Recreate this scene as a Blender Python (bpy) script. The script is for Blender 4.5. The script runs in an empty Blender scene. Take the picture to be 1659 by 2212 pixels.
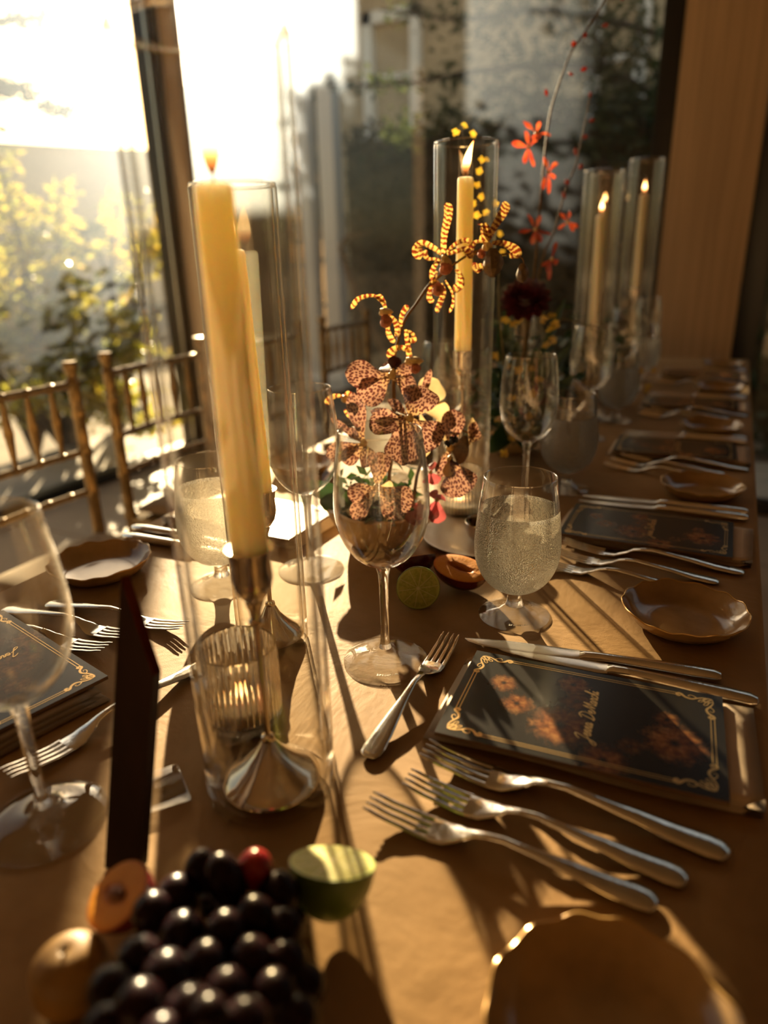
import bpy, math, random
import numpy as np
from mathutils import Vector, Matrix, noise
D = bpy.data
sc = bpy.context.scene
COL = sc.collection
PI = math.pi
V = Vector
R_ = math.radians
random.seed(7)

# ------------------------------------------------------------------ camera
CW, CH, FPX = 1659, 2212, 1496.42
CF = V((-0.41594777, 0.84060561, -0.34694332))
CR = V((0.8998229, 0.43563267, -0.02330081))
CU = V((-0.13155306, 0.32187946, 0.93759661))
CP = V((0, 0, 1.144))
cam = D.cameras.new('camera')
cam.sensor_fit = 'VERTICAL'
cam.sensor_height = 24
cam.lens = FPX / CH * 24
cam.clip_start = 0.02
cam.dof.use_dof = True
cam.dof.focus_distance = 0.74
cam.dof.aperture_fstop = cam.lens / 10.0
cam_ob = D.objects.new('camera', cam)
COL.objects.link(cam_ob)
cam_ob.matrix_world = Matrix(((CR.x, CU.x, -CF.x, CP.x), (CR.y, CU.y, -CF.y, CP.y), (CR.z, CU.z, -CF.z, CP.z), (0, 0, 0, 1)))
sc.camera = cam_ob

# ------------------------------------------------------------------ sky and sun
SUN = V((-0.592, 0.759, 0.2709)).normalized()
world = D.worlds.new('sky')
sc.world = world
world.use_nodes = True
wn = world.node_tree
wn.nodes.clear()
sky = wn.nodes.new('ShaderNodeTexSky')
sky.sky_type = 'NISHITA'
sky.sun_disc = False
sky.sun_elevation = math.asin(SUN.z)
sky.sun_rotation = math.atan2(SUN.x, SUN.y)
sky.air_density = 1.0
sky.dust_density = 1.6
sky.ozone_density = 0.6
wm = wn.nodes.new('ShaderNodeMix')
wm.data_type = 'RGBA'
wm.blend_type = 'MULTIPLY'
wm.inputs[0].default_value = 1.0
wm.inputs[7].default_value = (1.0, 0.83, 0.62, 1)
bg = wn.nodes.new('ShaderNodeBackground')
bg.inputs['Strength'].default_value = 0.23
wo = wn.nodes.new('ShaderNodeOutputWorld')
wn.links.new(sky.outputs[0], wm.inputs[6])
wn.links.new(wm.outputs[2], bg.inputs['Color'])
wn.links.new(bg.outputs[0], wo.inputs['Surface'])
sun = D.lights.new('sun', 'SUN')
sun.energy = 28.0
sun.angle = R_(0.6)
sun.color = (1.0, 0.80, 0.50)
sun_ob = D.objects.new('sun', sun)
COL.objects.link(sun_ob)
sun_ob.rotation_euler = SUN.to_track_quat('Z', 'Y').to_euler()

vs = sc.view_settings
vs.view_transform = 'Standard'
vs.look = 'None'
vs.exposure = 0.0
vs.gamma = 1.0
vs.use_curve_mapping = False
cy = sc.cycles
cy.max_bounces = 10
cy.diffuse_bounces = 3
cy.glossy_bounces = 5
cy.transmission_bounces = 8
cy.transparent_max_bounces = 28
cy.caustics_reflective = False
cy.caustics_refractive = False
cy.sample_clamp_indirect = 6
cy.sample_clamp_direct = 0

# ------------------------------------------------------------------ helpers
TZ = 0.75                                   # table top


def at(u, v, d):
    """point at depth d metres in front of the lens for photo pixel u, v"""
    return CP + CF * d + CR * ((u - CW / 2) * d / FPX) - CU * ((v - CH / 2) * d / FPX)


def onz(u, v, z=TZ):
    r = CF * FPX + CR * (u - CW / 2) - CU * (v - CH / 2)
    return CP + r * ((z - CP.z) / r.z)


def cr_spline(pts, n):
    """catmull-rom through the points, n samples"""
    p = [V(q) for q in pts]
    if len(p) < 3:
        return [p[0].lerp(p[-1], i / (n - 1)) for i in range(n)]
    p = [p[0] * 2 - p[1]] + p + [p[-1] * 2 - p[-2]]
    out = []
    m = len(p) - 3
    for i in range(n):
        t = i / (n - 1) * m
        k = min(int(t), m - 1)
        f = t - k
        a, b, c, d = p[k:k + 4]
        out.append(0.5 * ((2 * b) + (c - a) * f + (2 * a - 5 * b + 4 * c - d) * f * f + (3 * b - a - 3 * c + d) * f ** 3))
    return out


def lerp_list(vals, t):
    m = len(vals) - 1
    x = min(max(t, 0), 1) * m
    k = min(int(x), m - 1)
    return vals[k] + (vals[k + 1] - vals[k]) * (x - k)


class MB:
    """collects shapes and links them as ONE mesh object"""

    def __init__(s):
        s.v, s.f, s.uv = [], [], {}

    def add(s, vs, fs, uvs=None):
        o = len(s.v)
        s.v += [tuple(q) for q in vs]
        s.f += [tuple(i + o for i in q) for q in fs]
        if uvs:
            for i, q in enumerate(uvs):
                s.uv[o + i] = q
        return s

    def box(s, c, size, M=None, uv=False):
        c = V(c)
        h = [x / 2 for x in size]
        vs = [V((sx * h[0], sy * h[1], sz * h[2])) for sx in (-1, 1) for sy in (-1, 1) for sz in (-1, 1)]
        vs = [(M @ q if M else q) + c for q in vs]
        return s.add(vs, [(0, 1, 3, 2), (4, 6, 7, 5), (0, 4, 5, 1), (2, 3, 7, 6), (0, 2, 6, 4), (1, 5, 7, 3)])

    def prism(s, pts, z0, z1, M=None):
        n = len(pts)
        vs = [V((x, y, z0)) for x, y in pts] + [V((x, y, z1)) for x, y in pts]
        if M:
            vs = [M @ q for q in vs]
        fs = [tuple(reversed(range(n))), tuple(range(n, 2 * n))] + [(i, (i + 1) % n, n + (i + 1) % n, n + i) for i in range(n)]
        return s.add(vs, fs)

    def lathe(s, prof, n=32, M=None, ripple=None, cap0=False, cap1=False, uvr=None):
        vs, fs, uvs = [], [], []
        for j, (r, z) in enumerate(prof):
            for i in range(n):
                a = 2 * PI * i / n
                rr, zz = (r, z) if not ripple else ripple(r, z, a, j)
                vs.append(V((rr * math.cos(a), rr * math.sin(a), zz)))
                uvs.append((i / n, j / (len(prof) - 1)))
        for j in range(len(prof) - 1):
            for i in range(n):
                k = (i + 1) % n
                fs.append((j * n + i, j * n + k, (j + 1) * n + k, (j + 1) * n + i))
        if cap0:
            fs.append(tuple(reversed(range(n))))
        if cap1:
            fs.append(tuple(range((len(prof) - 1) * n, len(prof) * n)))
        if M:
            vs = [M @ q for q in vs]
        return s.add(vs, fs, uvs)

    def tube(s, path, r, n=8, flat=None, cap=True):
        """r: radius or list of radii; flat: (side scale, normal scale, side hint)"""
        P = [V(q) for q in path]
        m = len(P)
        rr = r if isinstance(r, (list, tuple)) else [r]
        vs, fs = [], []
        up = None
        for i in range(m):
            t = (P[min(i + 1, m - 1)] - P[max(i - 1, 0)])
            t = t.normalized() if t.length > 1e-9 else V((0, 0, 1))
            if up is None:
                up = t.cross(V((0.31, 0.2, 0.93)) if abs(t.z) < 0.9 else V((1, 0.1, 0)))
            up = (up - t * up.dot(t)).normalized()
            w = t.cross(up)
            q = lerp_list(list(rr), i / (m - 1)) if len(rr) > 1 else rr[0]
            for k in range(n):
                a = 2 * PI * k / n
                vs.append(P[i] + up * (math.cos(a) * q) + w * (math.sin(a) * q))
        for i in range(m - 1):
            for k in range(n):
                l = (k + 1) % n
                fs.append((i * n + k, i * n + l, (i + 1) * n + l, (i + 1) * n + k))
        if cap:
            fs.append(tuple(reversed(range(n))))
            fs.append(tuple(range((m - 1) * n, m * n)))
        return s.add(vs, fs)

    def loft(s, secs, n=12, sq=2.0, M=None):
        """secs: (x, y, z, half width in y, half thickness in z); superellipse sections along x"""
        vs, fs = [], []
        for (x, y, z, w, t) in secs:
            for k in range(n):
                a = 2 * PI * k / n
                c, d = math.cos(a), math.sin(a)
                e = 2 / sq
                vs.append(V((x, y + w * math.copysign(abs(c) ** e, c), z + t * math.copysign(abs(d) ** e, d))))
        m = len(secs)
        for i in range(m - 1):
            for k in range(n):
                l = (k + 1) % n
                fs.append((i * n + k, i * n + l, (i + 1) * n + l, (i + 1) * n + k))
        fs.append(tuple(reversed(range(n))))
        fs.append(tuple(range((m - 1) * n, m * n)))
        if M:
            vs = [M @ q for q in vs]
        return s.add(vs, fs)

    def ball(s, c, rad, nu=12, nv=8, M=None):
        rx, ry, rz = rad if isinstance(rad, (tuple, list)) else (rad,) * 3
        c = V(c)
        vs, fs = [], []
        for j in range(nv + 1):
            th = PI * j / nv
            for i in range(nu):
                a = 2 * PI * i / nu
                q = V((rx * math.sin(th) * math.cos(a), ry * math.sin(th) * math.sin(a), rz * math.cos(th)))
                vs.append((M @ q if M else q) + c)
        for j in range(nv):
            for i in range(nu):
                k = (i + 1) % nu
                fs.append((j * nu + i, (j + 1) * nu + i, (j + 1) * nu + k, j * nu + k))
        return s.add(vs, fs)

    def grid(s, fn, nu, nv):
        """fn(u, v) -> (point, (tu, tv)) with u, v in 0..1"""
        vs, uvs, fs = [], [], []
        for i in range(nu + 1):
            for j in range(nv + 1):
                p, t = fn(i / nu, j / nv)
                vs.append(p)
                uvs.append(t)
        w = nv + 1
        for i in range(nu):
            for j in range(nv):
                fs.append((i * w + j, (i + 1) * w + j, (i + 1) * w + j + 1, i * w + j + 1))
        return s.add(vs, fs, uvs)

    def build(s, name, mat, parent=None, smooth=True, angle=40, recalc=False, bevel=0, seg=2):
        me = D.meshes.new(name)
        off = parent.get('_o', (0, 0, 0)) if parent else (0, 0, 0)
        vv = s.v
        if any(off):
            vv = [(a - off[0], b - off[1], c - off[2]) for a, b, c in s.v]
        me.from_pydata(vv, [], s.f)
        if s.uv:
            ul = me.uv_layers.new(name='uv')
            idx = np.empty(len(me.loops), dtype=np.int32)
            me.loops.foreach_get('vertex_index', idx)
            ar = np.zeros((len(vv), 2), dtype=np.float32)
            for k, q in s.uv.items():
                ar[k] = q
            ul.data.foreach_set('uv', ar[idx].ravel())
        if recalc or bevel:
            import bmesh
            bm = bmesh.new()
            bm.from_mesh(me)
            bmesh.ops.remove_doubles(bm, verts=bm.verts, dist=1e-6)
            bmesh.ops.recalc_face_normals(bm, faces=bm.faces)
            if bevel:
                ed = [e for e in bm.edges if len(e.link_faces) == 2 and e.calc_face_angle(0) > 0.6]
                bmesh.ops.bevel(bm, geom=ed, offset=bevel, segments=seg, affect='EDGES', profile=0.6)
            bm.to_mesh(me)
            bm.free()
        if smooth:
            me.shade_smooth()
            if angle < 180:
                me.set_sharp_from_angle(angle=R_(angle))
        if mat:
            me.materials.append(mat)
        ob = D.objects.new(name, me)
        COL.objects.link(ob)
        if parent:
            ob.parent = parent
        return ob


def tag(o, label=None, cat=None, group=None, kind=None):
    if label:
        o['label'] = label
    if cat:
        o['category'] = cat
    if group:
        o['group'] = group
    if kind:
        o['kind'] = kind
    return o


def thing(name, label, cat, loc=(0, 0, 0), rz=0.0, group=None, world=False):
    """an Empty at the thing's base; world=True means its parts are given in world coordinates"""
    o = D.objects.new(name, None)
    COL.objects.link(o)
    o.empty_display_size = 0.05
    o.location = loc
    o.rotation_euler = (0, 0, rz)
    if world:
        o['_o'] = tuple(loc)
    return tag(o, label, cat, group)


def copy_tree(o, parent=None):
    c = o.copy()
    COL.objects.link(c)
    if parent:
        c.parent = parent
    for ch in list(o.children):
        copy_tree(ch, c)
    return c


def dup(src, loc, rz, label, group=None):
    c = copy_tree(src)
    c.location = loc
    c.rotation_euler = (0, 0, rz)
    c['label'] = label
    if group:
        c['group'] = group
    return c


def single(mb, name, mat, label, cat, loc, group=None, **kw):
    """a thing that is one mesh, origin at its base; shapes given in local coordinates"""
    o = mb.build(name, mat, None, **kw)
    o.location = loc
    return tag(o, label, cat, group)


# ------------------------------------------------------------------ materials
def new_mat(name):
    m = D.materials.new(name)
    m.use_nodes = True
    m.node_tree.nodes.clear()
    return m, m.node_tree


def nd(nt, typ, ins=None, **props):
    n = nt.nodes.new('ShaderNode' + typ)
    for k, v in props.items():
        setattr(n, k, v)
    for k, v in (ins or {}).items():
        sock = n.inputs[k]
        if isinstance(v, bpy.types.NodeSocket):
            nt.links.new(v, sock)
        else:
            if isinstance(v, (tuple, list)) and len(v) == 3 and sock.type == 'RGBA':
                v = (*v, 1)
            sock.default_value = v
    return n


def out(nt, sock, vol=None):
    o = nt.nodes.new('ShaderNodeOutputMaterial')
    nt.links.new(sock, o.inputs['Surface'])


def math_(nt, op, a, b=0.0, c=None, clamp=False):
    n = nd(nt, 'Math', {0: a, 1: b}, operation=op, use_clamp=clamp)
    if c is not None:
        if isinstance(c, bpy.types.NodeSocket):
            nt.links.new(c, n.inputs[2])
        else:
            n.inputs[2].default_value = c
    return n.outputs[0]


def mixc(nt, f, a, b, mode='MIX'):
    n = nt.nodes.new('ShaderNodeMix')
    n.data_type = 'RGBA'
    n.blend_type = mode
    for i, v in ((0, f), (6, a), (7, b)):
        if isinstance(v, bpy.types.NodeSocket):
            nt.links.new(v, n.inputs[i])
        else:
            n.inputs[i].default_value = (*v, 1) if isinstance(v, (tuple, list)) and len(v) == 3 else v
    return n.outputs[2]


def ramp(nt, f, stops):
    n = nd(nt, 'ValToRGB', {0: f})
    e = n.color_ramp.elements
    while len(e) < len(stops):
        e.new(0.5)
    for k, (p, c) in zip(e, stops):
        k.position = p
        k.color = (*c, 1) if len(c) == 3 else c
    return n.outputs[0]


def sstep(nt, x, a, b):
    n = nd(nt, 'MapRange', {0: x, 1: a, 2: b, 3: 0.0, 4: 1.0}, interpolation_type='SMOOTHSTEP')
    return n.outputs[0]


def objco(nt, scale=(1, 1, 1), which='Object'):
    c = nd(nt, 'TexCoord')
    return nd(nt, 'Mapping', {0: c.outputs[which], 3: scale}).outputs[0]


def princ(name, col, rough=0.5, metal=0.0, var=0.0, vscale=20.0, bump=0.0, bscale=60.0, stretch=(1, 1, 1), spec=0.5, **kw):
    m, nt = new_mat(name)
    co = objco(nt, stretch)
    c = (*col, 1)
    base = c
    if var:
        nz = nd(nt, 'TexNoise', {'Vector': co, 'Scale': vscale, 'Detail': 4.0, 'Roughness': 0.6}).outputs[0]
        f = sstep(nt, nz, 0.3, 0.7)
        base = mixc(nt, f, tuple(x * (1 - var) for x in col), tuple(min(1, x * (1 + var)) for x in col))
    ins = {'Base Color': base, 'Roughness': rough, 'Metallic': metal, 'Specular IOR Level': spec}
    ins.update(kw)
    if bump:
        b = nd(nt, 'TexNoise', {'Vector': co, 'Scale': bscale, 'Detail': 3.0})
        ins['Normal'] = nd(nt, 'Bump', {'Height': b.outputs[0], 'Strength': bump, 'Distance': 0.002}).outputs[0]
    out(nt, nd(nt, 'BsdfPrincipled', ins).outputs[0])
    return m


def leaf_mat(name, cols, rough=0.45, trans=0.5, vs=9.0, gloss=0.07):
    """thin leaf or petal: diffuse + light passing through + a little gloss"""
    m, nt = new_mat(name)
    nz = nd(nt, 'TexNoise', {'Vector': objco(nt), 'Scale': vs, 'Detail': 2.0}).outputs[0]
    k = [(0.3 + 0.4 * i / max(1, len(cols) - 1), c) for i, c in enumerate(cols)]
    c = ramp(nt, nz, k)
    thin(nt, c, trans, gloss, rough)
    return m


def thin(nt, c, trans=0.5, gloss=0.07, rough=0.4):
    d = nd(nt, 'BsdfDiffuse', {'Color': c}).outputs[0]
    t = nd(nt, 'BsdfTranslucent', {'Color': c}).outputs[0]
    g = nd(nt, 'BsdfGlossy', {'Color': (1, 1, 1, 1), 'Roughness': rough}).outputs[0]
    a = nd(nt, 'MixShader', {0: trans, 1: d, 2: t}).outputs[0]
    out(nt, nd(nt, 'MixShader', {0: gloss, 1: a, 2: g}).outputs[0])


def schlick(nt, f0=0.04, normal=None):
    lw = nd(nt, 'LayerWeight', {'Blend': 0.5})
    if normal:
        nt.links.new(normal, lw.inputs['Normal'])
    p = math_(nt, 'POWER', lw.outputs['Facing'], 5.0)
    return math_(nt, 'MULTIPLY_ADD', p, 1 - f0, f0), lw.outputs['Facing']


def thin_glass(name, tint=(0.985, 0.98, 0.965), f0=0.045, refr=0.0, dust=0.0, edge=0.25, bump=None):
    """blown glass wall: light goes straight through, mirror-like by angle, faint absorption at grazing view"""
    m, nt = new_mat(name)
    nrm = None
    if bump:
        nrm = bump(nt)
    f, fac = schlick(nt, f0, nrm)
    ab = math_(nt, 'MULTIPLY', math_(nt, 'POWER', fac, 4.0), edge)
    c = mixc(nt, ab, tint, (0.52, 0.46, 0.36))
    t = nd(nt, 'BsdfTransparent', {'Color': c}).outputs[0]
    if refr:
        q = nd(nt, 'BsdfGlass', {'Color': (1, 1, 1, 1), 'Roughness': 0.0, 'IOR': 1.5}).outputs[0]
        t = nd(nt, 'MixShader', {0: math_(nt, 'MULTIPLY', sstep(nt, fac, 0.45, 0.9), refr), 1: t, 2: q}).outputs[0]
    if dust:
        q = nd(nt, 'BsdfTranslucent', {'Color': (0.9, 0.85, 0.75, 1)}).outputs[0]
        t = nd(nt, 'MixShader', {0: dust, 1: t, 2: q}).outputs[0]
    gi = {'Color': (1, 1, 1, 1), 'Roughness': 0.035}
    if nrm:
        gi['Normal'] = nrm
    g = nd(nt, 'BsdfGlossy', gi).outputs[0]
    out(nt, nd(nt, 'MixShader', {0: f, 1: t, 2: g}).outputs[0])
    return m


M = {}
M['clear_glass'] = thin_glass('clear_glass', f0=0.055, refr=0.75, edge=0.45)
M['tube_glass'] = thin_glass('tube_glass', tint=(0.985, 0.975, 0.95), f0=0.05, refr=0.6, dust=0.0, edge=0.32)


def solid_glass(name, ior=1.5, share=0.6, rough=0.0):
    m, nt = new_mat(name)
    f, fac = schlick(nt)
    a = nd(nt, 'BsdfGlass', {'Color': (0.99, 0.98, 0.96, 1), 'Roughness': rough, 'IOR': ior}).outputs[0]
    t = nd(nt, 'BsdfTransparent', {'Color': (0.97, 0.96, 0.93, 1)}).outputs[0]
    g = nd(nt, 'BsdfGlossy', {'Color': (1, 1, 1, 1), 'Roughness': 0.03}).outputs[0]
    t = nd(nt, 'MixShader', {0: f, 1: t, 2: g}).outputs[0]
    out(nt, nd(nt, 'MixShader', {0: share, 1: t, 2: a}).outputs[0])
    return m


M['rim_glass'] = thin_glass('rim_glass', f0=0.16, edge=0.2)
M['stem_glass'] = solid_glass('stem_glass', share=0.75)
M['foot_glass'] = solid_glass('foot_glass', share=0.09)
M['ribbed_glass'] = solid_glass('ribbed_glass', share=0.72)
M['acrylic'] = solid_glass('acrylic', share=0.3)


def pane_mat():
    """window pane with lens glare around the low sun put into its scattering"""
    m, nt = new_mat('glare_pane')
    f, fac = schlick(nt, 0.05)
    t = nd(nt, 'BsdfTransparent', {'Color': (0.95, 0.94, 0.90, 1)}).outputs[0]
    hz = None
    for (ior, ro, wt) in ((1.06, 0.5, 0.2), (0.943, 0.5, 0.2), (1.18, 1.0, 0.45), (0.85, 1.0, 0.45), (1.42, 1.0, 1.3), (0.70, 1.0, 1.3)):  # forward lobes imitate the veil of glare around the sun
        q = nd(nt, 'BsdfRefraction', {'Color': (0.66, 0.78, 1, 1), 'Roughness': ro, 'IOR': ior}).outputs[0]
        tot = wt if hz is None else tot + wt
        hz = q if hz is None else nd(nt, 'MixShader', {0: wt / tot, 1: hz, 2: q}).outputs[0]
    h3 = nd(nt, 'BsdfTranslucent', {'Color': (0.8, 0.85, 0.9, 1)}).outputs[0]
    t = nd(nt, 'MixShader', {0: 0.060, 1: t, 2: hz}).outputs[0]
    t = nd(nt, 'MixShader', {0: 0.003, 1: t, 2: h3}).outputs[0]
    g = nd(nt, 'BsdfGlossy', {'Color': (1, 1, 1, 1), 'Roughness': 0.01}).outputs[0]
    out(nt, nd(nt, 'MixShader', {0: f, 1: t, 2: g}).outputs[0])
    return m


M['pane'] = pane_mat()


def frosted(name, share_clear=0.12, cov=1.0):
    """glass wall covered in condensation droplets"""
    m, nt = new_mat(name)
    co = objco(nt, (1, 1, 1))
    vo = nd(nt, 'TexVoronoi', {'Vector': co, 'Scale': 640.0}).outputs['Distance']
    v2 = nd(nt, 'TexVoronoi', {'Vector': co, 'Scale': 280.0}).outputs['Distance']
    hgt = math_(nt, 'ADD', vo, math_(nt, 'MULTIPLY', v2, 0.8))
    bm = nd(nt, 'Bump', {'Height': hgt, 'Strength': 1.0, 'Distance': 0.0022}).outputs[0]
    nz = nd(nt, 'TexNoise', {'Vector': objco(nt, (1, 1, 0.35)), 'Scale': 34.0, 'Detail': 2.0}).outputs[0]
    rv = sstep(nt, nz, 0.62, 0.70)
    f, fac = schlick(nt, 0.05, bm)
    t = nd(nt, 'BsdfTransparent', {'Color': (0.97, 0.96, 0.93, 1)}).outputs[0]
    r = nd(nt, 'BsdfRefraction', {'Color': (0.96, 0.95, 0.92, 1), 'Roughness': 0.30, 'IOR': 1.25, 'Normal': bm}).outputs[0]
    tl = nd(nt, 'BsdfTranslucent', {'Color': (0.70, 0.64, 0.54, 1), 'Normal': bm}).outputs[0]
    df = nd(nt, 'BsdfDiffuse', {'Color': (0.62, 0.56, 0.46, 1), 'Normal': bm}).outputs[0]
    w = nd(nt, 'MixShader', {0: 0.35, 1: tl, 2: df}).outputs[0]
    w = nd(nt, 'MixShader', {0: 0.80, 1: w, 2: r}).outputs[0]
    k = math_(nt, 'MULTIPLY_ADD', rv, 0.35, share_clear)
    t = nd(nt, 'MixShader', {0: k, 1: w, 2: t}).outputs[0]
    g = nd(nt, 'BsdfGlossy', {'Color': (1, 1, 1, 1), 'Roughness': 0.08, 'Normal': bm}).outputs[0]
    out(nt, nd(nt, 'MixShader', {0: f, 1: t, 2: g}).outputs[0])
    return m


M['frosted'] = frosted('frosted_glass')


def water_mat():
    m, nt = new_mat('water')
    a = nd(nt, 'BsdfGlass', {'Color': (0.97, 0.95, 0.9, 1), 'Roughness': 0.05, 'IOR': 1.25}).outputs[0]
    t = nd(nt, 'BsdfTransparent', {'Color': (0.95, 0.93, 0.88, 1)}).outputs[0]
    out(nt, nd(nt, 'MixShader', {0: 0.15, 1: t, 2: a}).outputs[0])
    return m


M['water'] = water_mat()
M['metal_black'] = princ('black_frame_metal', (0.012, 0.013, 0.014), 0.35)
M['alu'] = princ('aluminium_strip', (0.75, 0.7, 0.62), 0.3, 1.0)
M['steel'] = princ('cutlery_steel', (0.78, 0.76, 0.72), 0.12, 1.0, bump=0.05, bscale=300)
M['blade'] = princ('blade_steel', (0.66, 0.63, 0.58), 0.24, 1.0, var=0.08, vscale=60, stretch=(0.2, 2, 1))
M['silver'] = princ('holder_silver', (0.62, 0.56, 0.50), 0.12, 1.0)
M['gold'] = princ('gold_foil', (0.72, 0.47, 0.19), 0.28, 0.85)
M['chair_gold'] = princ('chair_gold_paint', (0.34, 0.245, 0.125), 0.24, 0.45, var=0.25, vscale=30)
M['cushion'] = princ('chair_cushion', (0.35, 0.27, 0.18), 0.9)
M['cream'] = princ('cream_stoneware', (0.68, 0.52, 0.32), 0.35, var=0.06, vscale=12)
M['white_china'] = princ('white_china', (0.74, 0.68, 0.58), 0.2)
M['amber'] = princ('amber_glaze', (0.36, 0.215, 0.085), 0.14, var=0.22, vscale=16, spec=0.7)
M['amber_rim'] = princ('amber_rim', (0.55, 0.32, 0.10), 0.2, 0.35)
M['napkin'] = princ('napkin_linen', (0.52, 0.39, 0.27), 0.75, var=0.05, vscale=40, bump=0.25, bscale=900)
M['napkin_satin'] = princ('napkin_satin', (0.24, 0.145, 0.075), 0.38, var=0.1, vscale=30)
M['wood_board'] = princ('dark_board', (0.024, 0.010, 0.006), 0.6, spec=0.15, var=0.35, vscale=14, stretch=(1, 1, 0.15))
M['board_edge_sunlit'] = princ('board_edge_sunlit', (0.10, 0.02, 0.007), 1.0, var=0.3, vscale=40, spec=0.0)  # sunlit look of the marker's top edge put into its colour
M['wood_table'] = princ('table_wood', (0.10, 0.055, 0.03), 0.5, var=0.3, vscale=14)
M['skin_grape'] = princ('grape_skin', (0.013, 0.004, 0.005), 0.27, spec=0.16, var=0.5, vscale=30, **{'Subsurface Weight': 0.3, 'Subsurface Radius': (0.01, 0.002, 0.002), 'Subsurface Scale': 0.5})
M['skin_red'] = princ('red_grape_skin', (0.30, 0.016, 0.014), 0.25, **{'Subsurface Weight': 0.9, 'Subsurface Radius': (0.02, 0.004, 0.003), 'Subsurface Scale': 0.6})
M['stalk'] = princ('stalk', (0.13, 0.09, 0.04), 0.6, var=0.3, vscale=60)
M['plum_skin'] = princ('plum_skin', (0.10, 0.012, 0.012), 0.25, var=0.4, vscale=25)
M['apricot'] = princ('apricot_skin', (0.34, 0.18, 0.04), 0.5, var=0.45, vscale=14)
M['lime_skin'] = princ('lime_skin', (0.10, 0.16, 0.02), 0.35, var=0.3, vscale=30, bump=0.4, bscale=250)
M['pit'] = princ('pit', (0.22, 0.07, 0.02), 0.6, var=0.4, vscale=60, bump=0.5, bscale=140)
M['butter'] = princ('butter', (0.75, 0.55, 0.25), 0.5)
M['wick'] = princ('wick', (0.02, 0.015, 0.012), 0.9)
M['ceiling'] = princ('ceiling_plaster', (0.40, 0.30, 0.20), 0.9, var=0.05, vscale=3)
M['wall'] = princ('room_wall_paint', (0.30, 0.215, 0.14), 0.9, var=0.06, vscale=2)
M['column'] = princ('column_wood', (0.58, 0.39, 0.22), 0.75, var=0.13, vscale=9, stretch=(5, 5, 0.12), bump=0.1)
M['tile'] = princ('floor_tile', (0.60, 0.45, 0.29), 0.5, var=0.08, vscale=5)
M['grout'] = princ('floor_grout', (0.09, 0.065, 0.045), 0.9)
M['stucco'] = princ('house_stucco', (0.46, 0.37, 0.25), 0.9, var=0.14, vscale=1.4, bump=0.2, bscale=20)
M['pale_stucco'] = princ('garden_wall_stucco', (0.66, 0.54, 0.40), 0.9, var=0.1, vscale=1.5)
M['white_trim'] = princ('white_trim', (0.80, 0.80, 0.80), 0.5)
M['dark_window'] = princ('house_window_glass', (0.10, 0.085, 0.06), 0.08)
M['roof'] = princ('roof_shingle', (0.10, 0.075, 0.055), 0.85, var=0.2, vscale=6)
M['soil'] = princ('garden_soil', (0.20, 0.15, 0.09), 0.95, var=0.5, vscale=2.5)
M['paving'] = princ('paving', (0.55, 0.47, 0.36), 0.9, var=0.15, vscale=4)
M['bark'] = princ('bark', (0.075, 0.055, 0.035), 0.9, var=0.35, vscale=14, stretch=(1, 1, 0.2), bump=0.5)
M['twig'] = princ('twig', (0.20, 0.13, 0.065), 0.8, var=0.2, vscale=12)
M['leaf_yellow'] = leaf_mat('leaf_yellow_green', [(0.22, 0.26, 0.03), (0.45, 0.42, 0.05), (0.60, 0.40, 0.05)], trans=0.6, gloss=0.16, rough=0.22)
M['leaf_green'] = leaf_mat('leaf_green', [(0.08, 0.085, 0.022), (0.13, 0.13, 0.032), (0.22, 0.19, 0.045)], trans=0.45)
M['leaf_dark'] = leaf_mat('leaf_evergreen', [(0.045, 0.065, 0.022), (0.075, 0.095, 0.03), (0.12, 0.12, 0.045)], trans=0.4, gloss=0.03)
M['leaf_hedge'] = leaf_mat('leaf_hedge', [(0.045, 0.036, 0.014), (0.08, 0.058, 0.022), (0.115, 0.08, 0.03)], trans=0.3, gloss=0.03)
M['stem_green'] = princ('flower_stem', (0.16, 0.13, 0.045), 0.5, var=0.3, vscale=50)
M['stem_brown'] = princ('spray_stem', (0.17, 0.10, 0.035), 0.7, spec=0.15, var=0.3, vscale=50)
M['bouquet_leaf'] = leaf_mat('bouquet_leaf', [(0.015, 0.04, 0.010), (0.03, 0.075, 0.015), (0.05, 0.10, 0.02)], trans=0.35)
M['red_petal'] = leaf_mat('red_orchid_petal', [(0.42, 0.035, 0.012), (0.55, 0.07, 0.02), (0.62, 0.12, 0.03)], trans=0.5, vs=60)
M['pink_petal'] = leaf_mat('pink_petal', [(0.30, 0.05, 0.05), (0.42, 0.09, 0.08)], trans=0.5, vs=60)
M['yellow_petal'] = leaf_mat('yellow_petal', [(0.60, 0.33, 0.02), (0.75, 0.50, 0.05)], trans=0.5, vs=60)
M['pale_petal'] = leaf_mat('pale_petal_back', [(0.52, 0.36, 0.16), (0.62, 0.46, 0.22)], trans=0.5, vs=60)
M['dahlia'] = leaf_mat('dahlia_petal', [(0.030, 0.004, 0.006), (0.07, 0.006, 0.01), (0.13, 0.01, 0.012)], trans=0.25, vs=40)
M['lip_pink'] = princ('orchid_lip', (0.50, 0.15, 0.07), 0.45, var=0.3, vscale=120)
M['lip_brown'] = princ('orchid_lip_brown', (0.13, 0.075, 0.025), 0.5, var=0.4, vscale=120)
M['column_cream'] = princ('orchid_column', (0.68, 0.46, 0.16), 0.45)
M['lip_dark'] = princ('orchid_lip_dark', (0.06, 0.008, 0.008), 0.45)
M['black_lip'] = princ('orchid_lip_black', (0.010, 0.010, 0.010), 0.5)


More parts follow.
